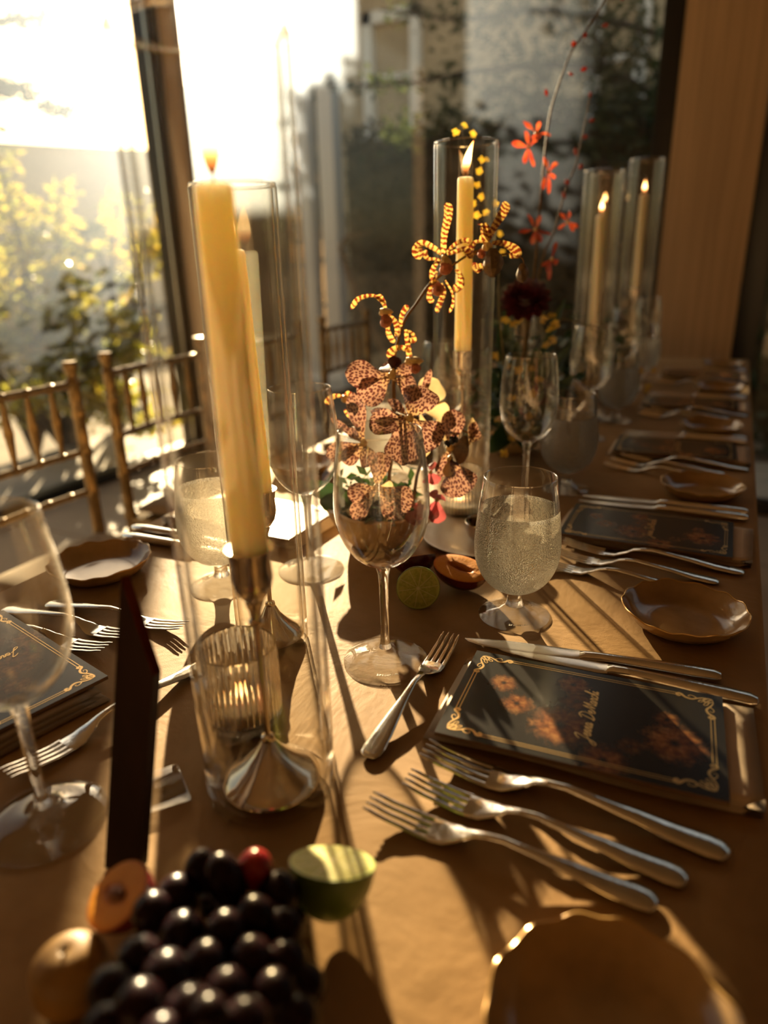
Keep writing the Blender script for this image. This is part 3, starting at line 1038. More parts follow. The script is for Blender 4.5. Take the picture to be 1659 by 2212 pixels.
def prof(a, b, drop):
    e = [(-0.014, drop), (-0.013, drop * 0.55), (-0.010, 0.03), (-0.0075, 0.010), (-0.004, 0.003), (0.0, 0.0)]
    p = [(a + x, TZ - z) for x, z in e]
    m = 26
    p += [(a + (b - a) * i / m, TZ) for i in range(1, m)]
    p += [(b - x, TZ - z) for x, z in reversed(e)]
    return p


pxs, pys = prof(XL, XR, 0.30), prof(Y0, Y1, 0.30)


def cloth_fn(u, v):
    x, zx = pxs[round(u * (len(pxs) - 1))]
    y, zy = pys[round(v * (len(pys) - 1))]
    z = min(zx, zy)
    hang = max(0.0, TZ - z - 0.01)
    if hang > 0:
        if TZ - zx > 0.01:
            x += math.copysign(1, x + 0.37) * (0.012 * math.sin(y * 17) + 0.006 * math.sin(y * 41)) * hang / 0.3
        if TZ - zy > 0.01:
            y += math.copysign(1, y - 1) * 0.012 * math.sin(x * 19) * hang / 0.3
    return V((x, y, z)), (x, y)


cl = MB().grid(cloth_fn, len(pxs) - 1, len(pys) - 1).build('tablecloth', M['cloth'], None, recalc=True)
tag(cl, 'brown suede tablecloth covering the long table', 'tablecloth')
TOP = TZ + 0.0004

# ------------------------------------------------------------------ cutlery
L_FORK = 0.205


def fork_proto(label):
    """tines start at x = 0, handle ends at x = 0.205; tines curve up, neck arches, handle end rests on the cloth"""
    t = thing('fork', label, 'fork')

    def zc(x):
        P = [(0.0, 0.0105), (0.02, 0.0062), (0.045, 0.0030), (0.062, 0.0030), (0.075, 0.0072), (0.088, 0.0125), (0.105, 0.0135), (0.14, 0.0095), (0.18, 0.0045), (0.205, 0.0030)]
        for (a, za), (b, zb) in zip(P, P[1:]):
            if x <= b:
                f = (x - a) / (b - a)
                f = f * f * (3 - 2 * f) * 0.5 + f * 0.5
                return za + (zb - za) * f
        return P[-1][1]
    for k in range(4):
        y = (k - 1.5) * 0.0064
        secs = []
        for i in range(9):
            x = 0.052 * i / 8
            w = 0.0013 + 0.0008 * (i / 8)
            yy = y * (0.90 + 0.10 * i / 8)
            if i == 0:
                w = 0.0007
            secs.append((x, yy, zc(x), w, 0.0010 if i else 0.0006))
        MB().loft(secs, 8, 2.6).build('tine', M['steel'], t)
    wd = [(0.0505, 0.0117), (0.056, 0.0118), (0.063, 0.0112), (0.070, 0.0092), (0.077, 0.0062), (0.084, 0.0040), (0.092, 0.0032)]
    MB().loft([(x, 0, zc(x), w, 0.0012) for x, w in wd], 14, 3.0).build('fork_head', M['steel'], t)
    wd = [(0.0915, 0.0032, 0.0018), (0.105, 0.0030, 0.0022), (0.125, 0.0040, 0.0024), (0.15, 0.0064, 0.0024), (0.175, 0.0088, 0.0024), (0.192, 0.0098, 0.0023), (0.200, 0.0088, 0.002), (0.2040, 0.0055, 0.0016), (0.205, 0.0015, 0.0008)]
    MB().loft([(x, 0, zc(x), w, h) for x, w, h in wd], 16, 2.2).build('handle', M['steel'], t)
    return t


def knife_proto(label):
    """tip at x = 0, handle end at x = 0.235"""
    t = thing('knife', label, 'knife')
    secs = [(0.0, 0.0025, 0.0042, 0.0006, 0.0004), (0.004, 0.0012, 0.0042, 0.0032, 0.0006), (0.015, 0.0002, 0.0043, 0.0062, 0.0007), (0.04, 0, 0.0046, 0.0088, 0.0008), (0.08, 0, 0.0052, 0.0098, 0.0009),
            (0.105, 0, 0.0056, 0.0094, 0.0011), (0.112, 0, 0.0058, 0.0078, 0.0022)]
    MB().loft(secs, 12, 2.4).build('blade', M['blade'], t)
    secs = [(0.111, 0, 0.0058, 0.0076, 0.0024), (0.116, 0, 0.006, 0.0058, 0.0042), (0.13, 0, 0.006, 0.0056, 0.0048), (0.17, 0, 0.0058, 0.0072, 0.0052), (0.21, 0, 0.0056, 0.0090, 0.0054), (0.228, 0, 0.0054, 0.0082, 0.0050),
            (0.2335, 0, 0.0053, 0.0052, 0.0034), (0.235, 0, 0.0052, 0.0012, 0.001)]
    MB().loft(secs, 16, 2.2).build('handle', M['steel'], t)
    return t


def put(src, p0, p1, label, group, z=TOP, first=[], k=1.0):
    """place cutlery with its tip at p0 pointing away from p1"""
    a = math.atan2(p1[1] - p0[1], p1[0] - p0[0])
    if id(src) not in first:
        first.append(id(src))
        src.location = (p0[0], p0[1], z)
        src.rotation_euler = (0, 0, a)
        tag(src, label, None, group)
        return src
    c = dup(src, (p0[0], p0[1], z), a, label, group)
    c.scale = (k, k, k)
    return c


ORD = ['first', 'second', 'third', 'fourth', 'fifth', 'sixth', 'seventh']
PL = ['nearest', 'second nearest', 'third nearest', 'fourth nearest', 'farthest']
fork0 = fork_proto('x')
knife0 = knife_proto('x')
for part in knife0.children:
    part.data.transform(Matrix.Scale(1.075, 4))
put(fork0, (-0.199, 0.363), (0.005, 0.366), 'fork nearest the camera of the three below the sharp named menu', 'dinner forks on the right side')
put(fork0, (-0.183, 0.398), (0.022, 0.393), 'middle fork of the three below the sharp named menu', 'dinner forks on the right side')
put(fork0, (-0.183, 0.434), (0.046, 0.428), 'large fork closest to the edge of the sharp named menu', 'dinner forks on the right side', k=1.12)
put(fork0, (-0.228, 0.617), (-0.225, 0.41), 'dessert fork lying lengthwise beside the empty wine glass foot', 'dessert forks')
put(knife0, (-0.214, 0.620), (0.038, 0.652), 'upper table knife above the sharp named menu', 'table knives')
put(knife0, (-0.185, 0.620), (0.069, 0.622), 'lower table knife touching the sharp named menu', 'table knives')
for k in range(1, 5):
    dy = 0.49 * k
    for j in range(3):
        y = 0.36 + 0.035 * j + dy
        put(fork0, (-0.19 + 0.01 * j + random.uniform(-0.006, 0.006), y + random.uniform(-0.004, 0.004)), (0.02, y - 0.012 + 0.006 * j), '%s fork of the %s place setting on the right side' % (['near', 'middle', 'far'][j], ORD[k]), 'dinner forks on the right side', k=1.12 if j == 2 else 1.0)
    for j in range(2):
        y = 0.625 + 0.028 * j + dy
        if y < Y1 - 0.03:
            put(knife0, (-0.19, y), (0.05, y + 0.012), '%s knife of the %s place setting on the right side' % (['near', 'far'][j], ORD[k]), 'table knives')
# left side: handles towards the left edge
lf = [((-0.508, 0.515), (-0.715, 0.500)), ((-0.545, 0.478), (-0.75, 0.468)), ((-0.553, 0.445), (-0.758, 0.432))]
for j, (a, b) in enumerate(lf):
    put(fork0, a, b, '%s fork between the left menu and the amber dish behind it' % ['far', 'middle', 'near'][j], 'dinner forks on the left side')
put(fork0, (-0.478, 0.268), (-0.445, 0.47), 'dessert fork lying behind the dark upright marker', 'dessert forks')
for j, (a, b) in enumerate((((-0.535, 0.708), (-0.77, 0.700)), ((-0.548, 0.738), (-0.783, 0.732)))):
    put(knife0, a, b, '%s knife before the glaring menu on the left side' % ['near', 'far'][j], 'table knives')

# ------------------------------------------------------------------ napkins and menus


def slab(mb, L, W, z0, z1, wav, ph, puff=0.5, nx=18, ny=10):
    """soft folded layer with rounded sides"""
    h = (z1 - z0) / 2

    def ring(sgn):
        def fn(u, v):
            a, b = u * 2 - 1, v * 2 - 1
            e = max(0.0, 1 - abs(a) ** 10) ** 0.5 * max(0.0, 1 - abs(b) ** 8) ** 0.5
            x = a * L / 2
            y = b * W / 2 + 0.0016 * math.sin(a * 4 + ph) * b
            z = (z0 + z1) / 2 + sgn * h * e + wav * (math.sin(a * 5 + ph) * math.cos(b * 2.4 + ph) - 1) * 0.5 * abs(b)
            return V((x, y, max(z, 0.0))), (u, v)
        return fn
    mb.grid(ring(1), nx, ny)
    mb.grid(ring(-1), nx, ny)


def napkin_proto(label):
    t = thing('napkin', label, 'napkin')
    for k, (z0, z1, l, w, dx, dy) in enumerate(((0.0, 0.0040, 0.262, 0.132, 0.0, 0.002), (0.0039, 0.0078, 0.259, 0.130, 0.002, 0.003), (0.0077, 0.0112, 0.256, 0.128, 0.004, 0.002))):
        mb = MB()
        slab(mb, l, w, z0, z1, 0.0012, k * 1.7)
        mb.v = [(x + dx, y + dy, z) for x, y, z in mb.v]
        mb.build('fold', M['napkin'], t, recalc=True, angle=180)
    return t


GLYPH = {
    'J': (1.15, [[(-.1, 1.5), (.3, 2.0), (.9, 2.2), (.75, 1.2), (.5, 0), (.2, -.8), (-.3, -.9), (-.3, -.5), (.3, 0), (1.0, .5)]]),
    'e': (.75, [[(0, .4), (.4, .55), (.55, .85), (.3, 1.0), (.08, .6), (.2, .1), (.5, .05), (.8, .4)]]),
    'n': (.82, [[(0, .4), (.18, .95), (.12, .4), (.05, 0)], [(.08, .5), (.3, .95), (.5, .95), (.46, .5), (.52, .05), (.72, .1), (.85, .4)]]),
    'a': (.88, [[(.6, .85), (.35, 1), (.08, .6), (.12, .1), (.35, .05), (.6, .6), (.65, .9), (.6, .3), (.7, .05), (.92, .4)]]),
    'D': (1.6, [[(.5, 2.0), (.35, 1), (.2, .1), (0, .1), (.1, -.05), (.6, .0), (1.2, .5), (1.4, 1.3), (1.1, 2.0), (.4, 2.25), (-.2, 1.8)]]),
    'M': (1.8, [[(-.1, .1), (.2, .5), (.6, 2.0)], [(.6, 2.0), (.7, .8), (.75, .1)], [(.75, .1), (1.1, 1.2), (1.45, 2.05)], [(1.45, 2.05), (1.42, .6), (1.55, .05), (1.8, .35)]]),
    'r': (.72, [[(0, .4), (.2, 1.05), (.25, .9), (.5, .92), (.42, .4), (.5, .05), (.75, .35)]]),
    'c': (.68, [[(.55, .85), (.35, 1), (.08, .6), (.15, .1), (.45, .05), (.72, .4)]]),
    'h': (.84, [[(0, .4), (.45, 1.6), (.5, 2.2), (.3, 2.0), (.15, 1), (.05, 0)], [(.1, .5), (.35, .95), (.52, .9), (.47, .4), (.55, .05), (.85, .4)]]),
    'i': (.5, [[(0, .4), (.18, 1), (.12, .3), (.22, .05), (.5, .4)], [(.27, 1.45), (.33, 1.6)]]),
    ' ': (.8, [])}


def ribbon(mb, pts, w, z, n=None, wf=None):
    """flat foil stroke along 2d points at height z"""
    n = n or max(6, 6 * len(pts))
    P = cr_spline([(x, y, 0) for x, y in pts], n) if len(pts) > 2 else [V((*pts[0], 0)), V((*pts[1], 0))]
    vs = []
    for i, p in enumerate(P):
        t = (P[min(i + 1, len(P) - 1)] - P[max(i - 1, 0)])
        t = t.normalized() if t.length > 1e-9 else V((1, 0, 0))
        k = w / 2 * (wf(i / (len(P) - 1)) if wf else 1)
        s = V((-t.y, t.x, 0)) * k
        vs += [(p.x + s.x, p.y + s.y, z), (p.x - s.x, p.y - s.y, z)]
    mb.add(vs, [(2 * i, 2 * i + 1, 2 * i + 3, 2 * i + 2) for i in range(len(P) - 1)])


def spiral(cx, cy, r0, r1, a0, a1, n=14):
    return [(cx + (r0 + (r1 - r0) * i / n) * math.cos(a0 + (a1 - a0) * i / n), cy + (r0 + (r1 - r0) * i / n) * math.sin(a0 + (a1 - a0) * i / n)) for i in range(n + 1)]


def scroll(mb, z, S, fx, fy, ox, oy):
    """corner ornament; unit drawing with its corner at the origin, arms along +x and +y"""
    taper = lambda t: 0.35 + 1.3 * math.sin(PI * min(1, t * 1.05)) ** 0.8
    thin_ = lambda t: 1.1 - 0.7 * t

    def put_(pts, w, f):
        ribbon(mb, [(ox + fx * S * x, oy + fy * S * y) for x, y in pts], S * w, z, None, f)
    for sw in (0, 1):
        q = (lambda p: [(y, x) for x, y in p]) if sw else (lambda p: p)
        put_(q([(.06, .05), (.22, .03), (.40, .10), (.58, .20), (.74, .16), (.84, .05)] + spiral(.90, .10, .075, .02, -1.6, 3.4, 10)), .055, taper)
        put_(q([(.44, .12), (.52, .04), (.62, .02), (.67, .08), (.60, .12)]), .035, thin_)
        put_(q([(.16, .04), (.26, .14), (.36, .18), (.40, .25), (.33, .27), (.30, .21)]), .04, thin_)
    put_(spiral(.17, .17, .15, .035, 3.9, 9.2, 22), .055, lambda t: 1.15 - 0.6 * t)
    put_([(.05, .05), (.12, .10), (.22, .24), (.25, .33)], .045, thin_)
    put_([(.05, .05), (.10, .12), (.24, .22), (.33, .25)], .045, thin_)


ML, MW, MT = 0.226, 0.137, 0.0038


def menu_proto(label, name_text):
    """cover lies centred on the origin; local +x is the end nearest the diner"""
    t = thing('menu_card', label, 'menu')
    mb = MB()
    h = [(-ML / 2, -MW / 2), (ML / 2, -MW / 2), (ML / 2, MW / 2), (-ML / 2, MW / 2)]
    vs = [(x, y, 0) for x, y in h] + [(x, y, MT) for x, y in h]
    mb.add(vs, [(4, 5, 6, 7)], [((x + ML / 2) / ML, (y + MW / 2) / MW) for x, y in h] * 2)
    mb.build('cover', M['menu'], t, smooth=False)
    MB().box((0, 0, MT / 2), (ML - 0.0002, MW - 0.0002, MT - 0.0002)).build('pages', M['paper_edge'], t, smooth=False)
    z = MT + 0.00025
    fr = MB()
    i0, i1, s = 0.0075, 0.0105, 0.034
    for i in (i0, i1):
        for sg in (-1, 1):
            ribbon(fr, [(-ML / 2 + s, sg * (MW / 2 - i)), (ML / 2 - s, sg * (MW / 2 - i))], 0.0008, z)
            ribbon(fr, [(sg * (ML / 2 - i), -MW / 2 + s), (sg * (ML / 2 - i), MW / 2 - s)], 0.0008, z)
    fr.build('gold_border', M['gold'], t, smooth=False)
    for fx in (-1, 1):
        for fy in (-1, 1):
            sm = MB()
            scroll(sm, z, 0.032, -fx, -fy, fx * (ML / 2 - 0.007), fy * (MW / 2 - 0.007))
            sm.build('corner_scroll', M['gold'], t, smooth=False)
    lt = MB()
    sc_ = 0.0056
    tw = sum(GLYPH[c][0] for c in name_text)
    x = -tw / 2
    for c in name_text:
        w, strokes = GLYPH[c]
        for st in strokes:
            # text runs along local +y, its top towards -x
            ribbon(lt, [(-(py) * sc_ + 0.010, (px + x + 0.28 * py) * sc_) for px, py in st], 0.0013, z, 7 * len(st), lambda t_: 0.65 + 0.5 * math.sin(t_ * 9) ** 2)
        x += w
    lt.build('lettering', M['gold'], t, smooth=False)
    return t


nap0 = napkin_proto('pale folded napkin under the sharp named menu')
nap0.location = (-0.066, 0.529, TOP)
nap0.rotation_euler = (0, 0, R_(3))
nap0['group'] = 'folded napkins'
menu0 = menu_proto('dark flowered menu with gold script, sharp and nearest on the right side', 'Jenna DeMarchi')
menu0.location = (-0.0722, 0.526, TOP + 0.0118)
menu0.rotation_euler = (0, 0, R_(3.5))
menu0['group'] = 'flowered menus'
for k in range(1, 5):
    dy = 0.485 * k
    dup(nap0, (-0.064 + random.uniform(-.004, .004), 0.520 + dy, TOP), R_(random.uniform(-1, 2)), 'folded napkin of the %s place setting on the right side' % ORD[k], 'folded napkins')
    dup(menu0, (-0.072, 0.517 + dy, TOP + 0.0118), R_(random.uniform(-1, 2)), 'dark flowered menu of the %s place setting on the right side' % ORD[k], 'flowered menus')
napl = dup(nap0, (-0.63, 0.352, TOP), R_(180 - 13), 'brown satin napkin folded under the grey glinting menu at the left', 'folded napkins')
for c in napl.children:
    c.data = c.data.copy()
    c.data.materials[0] = M['napkin_satin']
dup(menu0, (-0.628, 0.358, TOP + 0.0118), R_(180 - 13), 'dark menu glinting grey at the left beside the wine glass', 'flowered menus')
for k, y in enumerate((0.835, 1.33, 1.82, 2.31)):
    dup(nap0, (-0.648, y, TOP), R_(180 - 2), 'folded napkin of the %s place setting on the left side' % ORD[k + 1], 'folded napkins')
    dup(menu0, (-0.642, y, TOP + 0.0118), R_(180 - 2), 'menu of the %s place setting on the left side%s' % (ORD[k + 1], ', glaring in the sun' if k == 0 else ''), 'flowered menus')

# ------------------------------------------------------------------ scalloped amber dishes


def dish_proto(label, R=0.0655):
    t = thing('scalloped_dish', label, 'dish')
    p = [(0.001, 0.0), (0.030, 0.0), (0.046, 0.001), (0.056, 0.006), (0.0625, 0.013), (0.066, 0.018), (0.0675, 0.0195), (0.0672, 0.0205), (0.065, 0.0190), (0.061, 0.0145), (0.0545, 0.0085), (0.046, 0.0048), (0.030, 0.0040), (0.001, 0.0038)]

    def rip(r, z, a, j):
        k = max(0.0, (r - 0.045) / 0.023)
        w = 0.5 + 0.5 * math.sin(a * 13 + 0.6 * math.sin(a * 3))
        return r * (1 + k * (0.022 * w + 0.004 * math.sin(a * 5 + 1) - 0.012)), z + k * k * (0.0030 * w + 0.0012 * math.sin(a * 4)) if z > 0.003 else z
    s = R / 0.0675
    MB().lathe([(r * s, z) for r, z in p], 78, None, rip, True, True).build('bowl', M['amber'], t, angle=70)
    rim = []
    for i in range(78):
        a = 2 * PI * i / 78
        r, z = rip(0.0675 * s, 0.0206, a, 6)
        rim.append((r * math.cos(a), r * math.sin(a), z))
    mb = MB()
    mb.tube(rim + rim[:1], 0.0009, 6, cap=False)
    mb.build('gilt_rim', M['amber_rim'], t)
    return t


dish0 = dish_proto('amber scalloped dish at the bottom right edge of the picture')
dish0.location = (-0.006, 0.262, TOP)
dish0['group'] = 'amber dishes'
for k, (x, y) in enumerate(((-0.006, 0.756), (-0.009, 1.232), (-0.013, 1.70), (-0.008, 2.21), (-0.01, 2.68))):
    dup(dish0, (x, y, TOP), random.uniform(0, 6), ['amber scalloped dish beyond the water glass on the right edge', 'amber scalloped dish past the second menu on the right', 'amber scalloped dish past the third menu on the right', 'amber scalloped dish past the fourth menu on the right', 'amber scalloped dish at the far right end of the table'][k], 'amber dishes')
for k, y in enumerate((0.595, 1.10, 1.59, 2.08)):
    dup(dish0, (-0.722, y, TOP), 1.0 + k, ['amber scalloped dish on the left, glinting white with sun', 'amber dish past the second left place setting', 'amber dish past the third left place setting', 'amber dish past the fourth left place setting'][k], 'amber dishes')

# ------------------------------------------------------------------ glassware


def shell(pr, t):
    """outer profile bottom to top -> outer + rim + inner profile"""
    inner = [(max(r - t, 0.0008), z + (t if i == 0 else 0)) for i, (r, z) in enumerate(pr)]
    return pr + [(pr[-1][0] - t / 2, pr[-1][1] + t * 0.5)] + inner[::-1]


def smooth_prof(pr, n):
    return [(p.x, p.y) for p in cr_spline([(r, z, 0) for r, z in pr], n)]


def text_mesh(s, size, mat, parent, name, Mx, thick=0.0001):
    cu = D.curves.new('tmp', 'FONT')
    cu.body = s
    cu.size = size
    cu.align_x = 'CENTER'
    cu.extrude = thick
    cu.resolution_u = 2
    ob = D.objects.new('tmp', cu)
    COL.objects.link(ob)
    dg = bpy.context.evaluated_depsgraph_get()
    me = D.meshes.new_from_object(ob.evaluated_get(dg))
    D.objects.remove(ob)
    D.curves.remove(cu)
    me.transform(Mx)
    me.materials.clear()
    me.materials.append(mat)
    me.name = name
    o = D.objects.new(name, me)
    COL.objects.link(o)
    o.parent = parent
    return o


M['etch'] = princ('etched_lettering', (0.92, 0.86, 0.74), 0.6)


def etched(t, r, z, ang):
    """maker's name etched on the foot, letters along an arc"""
    s = 'SPIEGELAU'
    for i, c in enumerate(s):
        a = ang + (i - 4) * 0.075
        Mx = Matrix.Translation((r * math.cos(a), r * math.sin(a), z)) @ Matrix.Rotation(a + PI / 2, 4, 'Z')
        text_mesh(c, 0.0042 if i else 0.0052, M['etch'], t, 'etched_letter', Mx)


def wine_proto(label, letters=False):
    t = thing('wine_glass', label, 'glass')
    foot = [(0.0435, 0.0), (0.0437, 0.0012), (0.0425, 0.0024), (0.030, 0.0042), (0.018, 0.0068), (0.010, 0.0105), (0.0065, 0.0150)]
    MB().lathe(foot, 48, cap0=True, cap1=True).build('foot', M['foot_glass'], t)
    MB().lathe([(0.0065, 0.0150), (0.0050, 0.022), (0.0044, 0.035), (0.0043, 0.060), (0.0046, 0.085), (0.0056, 0.098), (0.0078, 0.1065)], 24, cap0=True, cap1=True).build('stem', M['stem_glass'], t)
    bowl = smooth_prof([(0.003, 0.1066), (0.0115, 0.1085), (0.0240, 0.1160), (0.0350, 0.1290), (0.0425, 0.1460), (0.0458, 0.1660), (0.0455, 0.1860), (0.0432, 0.2120), (0.0388, 0.2435)], 26)
    MB().lathe(shell(bowl, 0.0011), 56).build('bowl', M['clear_glass'], t)
    MB().tube([(0.0382 * math.cos(a), 0.0382 * math.sin(a), 0.2440) for a in [2 * PI * i / 56 for i in range(57)]], 0.00085, 6, cap=False).build('rim', M['rim_glass'], t)
    if letters:
        etched(t, 0.036, 0.0036, letters)
    return t


def water_proto(label, letters=False, level=0.128):
    t = thing('water_glass', label, 'glass')
    foot = [(0.0405, 0.0), (0.0408, 0.0012), (0.0395, 0.0024), (0.028, 0.0050), (0.017, 0.0085), (0.0105, 0.0135)]
    MB().lathe(foot, 48, cap0=True, cap1=True).build('foot', M['foot_glass'], t)
    MB().lathe([(0.0105, 0.0135), (0.0088, 0.018), (0.0082, 0.024), (0.0092, 0.0305)], 24, cap0=True, cap1=True).build('stem', M['stem_glass'], t)
    full = smooth_prof([(0.002, 0.0306), (0.013, 0.0320), (0.0285, 0.0400), (0.0400, 0.0540), (0.0465, 0.0720), (0.0478, 0.0900), (0.0462, 0.1120), (0.0430, 0.1380), (0.0392, 0.1670)], 40)
    low = [p for p in full if p[1] < level + 0.004]
    high = [low[-1]] + [p for p in full if p[1] >= level + 0.004]
    MB().lathe(low, 56).build('misted_wall', M['frosted'], t)
    MB().lathe(shell(high, 0.0010), 56).build('clear_rim', M['clear_glass'], t)
    MB().tube([(0.0387 * math.cos(a), 0.0387 * math.sin(a), 0.1675) for a in [2 * PI * i / 56 for i in range(57)]], 0.00085, 6, cap=False).build('rim', M['rim_glass'], t)
    w = [(max(r - 0.0018, 0.0005), z + 0.0008) for r, z in low if z < level]
    w = w + [(w[-1][0] - 0.0003, level)]
    MB().lathe(w, 40, cap0=True, cap1=True).build('water', M['water'], t)
    if letters:
        etched(t, 0.034, 0.0039, letters)
    return t


wine0 = wine_proto('empty wine glass in the middle, sharp, in front of the spotted orchids', -1.05)
wine0.location = (-0.278, 0.557, TOP)
wine0['group'] = 'wine glasses'
wine1 = wine_proto('empty wine glass at the left edge in front of the grey menu')
wine1.location = (-0.416, 0.254, TOP)
wine1['group'] = 'wine glasses'
dup(wine1, (-0.467, 0.718, TOP), 0, 'wine glass behind the lit candle, right of the tall hurricane glass', 'wine glasses')
for k, (x, y) in enumerate(((-0.272, 1.075), (-0.262, 1.56), (-0.262, 2.05), (-0.255, 2.5))):
    dup(wine1, (x, y, TOP), 0.4 * k, 'wine glass of the %s place setting on the right side' % ORD[k + 1], 'wine glasses')
for k, (x, y) in enumerate(((-0.47, 1.22), (-0.47, 1.72))):
    dup(wine1, (x, y, TOP), 0, 'wine glass of the %s place setting on the left side' % ORD[k + 2], 'wine glasses')
wat0 = water_proto('misted water glass nearest on the right, lit by the sun', -1.15)
wat0.location = (-0.183, 0.703, TOP)
wat0['group'] = 'water glasses'
wat1 = water_proto('misted water glass left of the lit candles beside the second left menu')
wat1.location = (-0.548, 0.632, TOP)
wat1['group'] = 'water glasses'
for k, (x, y) in enumerate(((-0.226, 1.182), (-0.228, 1.755), (-0.236, 2.35))):
    dup(wat1, (x, y, TOP), 0.4 * k, 'misted water glass of the %s place setting on the right side' % ORD[k + 1], 'water glasses')
dup(wat1, (-0.55, 1.13, TOP), 0, 'water glass of the third place setting on the left side', 'water glasses')

# ------------------------------------------------------------------ candles in hurricane glasses


def hurricane(label, x, y, R, H, th=0.006):
    t = thing('hurricane_glass', label, 'glass cylinder', (x, y, TOP), group='hurricane glasses')
    p = [(R - 0.004, 0.0), (R, 0.003), (R, H - 0.002), (R - th / 2, H), (R - th, H - 0.002), (R - th, 0.006), (R - th - 0.004, 0.0045), (0.002, 0.004)]
    MB().lathe(p, 72).build('cylinder', M['tube_glass'], t)
    MB().tube([((R - th / 2) * math.cos(a), (R - th / 2) * math.sin(a), H) for a in [2 * PI * i / 72 for i in range(73)]], th * 0.42, 6, cap=False).build('rim', M['rim_glass'], t)
    return t


def holder(label, x, y, h, foot=0.037, cup=0.0145):
    """silver taper holder: domed foot, thin rod, knop and cup"""
    t = thing('candle_holder', label, 'candle holder', (x, y, TOP + 0.0048), group='candle holders')
    h = h - 0.0044
    MB().lathe([(foot - 0.001, 0.0), (foot, 0.0015), (foot - 0.0008, 0.0035), (foot * 0.82, 0.0085), (foot * 0.55, 0.0165), (foot * 0.30, 0.0270), (0.0062, 0.0350), (0.0045, 0.0375)], 48, cap0=True, cap1=True).build('foot', M['silver'], t)
    MB().lathe([(0.0052, 0.0365), (0.0056, 0.0385), (0.0050, 0.0405), (0.0024, 0.042), (0.0023, h - 0.062), (0.0055, h - 0.059), (0.0060, h - 0.0565), (0.0040, h - 0.054), (0.0048, h - 0.048), (0.0075, h - 0.040)], 20, cap0=True, cap1=True).build('rod', M['silver'], t)
    MB().lathe([(0.004, h - 0.0405), (0.0085, h - 0.038), (0.0130, h - 0.031), (0.0148, h - 0.022), (0.0142, h - 0.010), (0.0158, h), (0.0172, h + 0.0005), (0.0172, h + 0.0014), (0.0130, h + 0.0012), (0.0122, h - 0.004), (0.0122, h - 0.016), (0.001, h - 0.017)], 32).build('cup', M['silver'], t)
    return t


def candle(label, x, y, z0, L, r0=0.0128, r1=0.0113, fl=0.034, lean=(0.0, 0.0)):
    t = thing('taper_candle', label, 'candle', (x, y, z0), group='taper candles')
    p = [(r0 * 0.96, 0.0), (r0, 0.002)] + [(r0 + (r1 - r0) * i / 8, L * i / 8) for i in range(1, 8)] + [(r1, L - 0.004), (r1 * 0.93, L - 0.0012), (r1 * 0.72, L), (r1 * 0.5, L - 0.0022), (0.0006, L - 0.0032)]
    MB().lathe(p, 32, cap0=True).build('wax', M['wax'], t)
    MB().tube(cr_spline([(0, 0, L - 0.004), (0.0004, 0, L + 0.004), (0.0016, 0.0004, L + 0.009)], 6), [0.0007, 0.0008, 0.0006], 6).build('wick', M['wick'], t)
    f = [(0.0006, 0.0), (0.0024, 0.002), (0.0046, 0.0075), (0.0052, 0.0120), (0.0044, 0.0190), (0.0027, 0.0265), (0.0011, 0.0320), (0.0002, 0.034)]
    k = fl / 0.034
    mb = MB().lathe([(r * (0.6 + 0.4 * k), z * k) for r, z in smooth_prof(f, 16)], 16, cap0=True)
    mb.v = [(a + lean[0] * (c / fl) ** 2 * fl, b + lean[1] * (c / fl) ** 2 * fl, c + L + 0.004) for a, b, c in mb.v]
    mb.build('flame', M['flame'], t)
    return t


HUR = [  # x, y, R, H, cup height, candle length, words
    (-0.283, 0.358, 0.0505, 0.512, 0.203, 0.245, 'nearest', 0.043, (0, 0), 0.039),
    (-0.410, 0.545, 0.0385, 0.455, 0.172, 0.242, 'second', 0.038, (0, 0), 0.0335),
    (-0.369, 1.035, 0.0455, 0.540, 0.252, 0.256, 'third', 0.042, (0.22, 0.1), 0.037),
    (-0.300, 1.760, 0.0455, 0.560, 0.225, 0.256, 'fourth', 0.030, (0, 0), 0.037),
    (-0.262, 2.180, 0.0455, 0.620, 0.290, 0.256, 'fifth', 0.032, (0, 0), 0.037),
    (-0.385, 2.300, 0.0455, 0.600, 0.275, 0.256, 'farthest', 0.030, (0, 0), 0.037)]
for (x, y, R, H, hc, Lc, w, fl, ln, ft) in HUR:
    side = 'nearest and largest in the picture' if w == 'nearest' else w + ' from the camera'
    hurricane('clear hurricane glass around a lit taper, ' + side, x, y, R, H, 0.006 if w == 'nearest' else 0.0038)
    holder('silver taper holder inside the hurricane glass, ' + side, x, y, hc, ft)
    cd = candle('lit ivory taper candle in a silver holder, ' + side, x, y, TOP + hc - 0.012, Lc, fl=fl, lean=ln)
    if w == 'second':
        cd.rotation_euler = (0, R_(-1.6), 0)


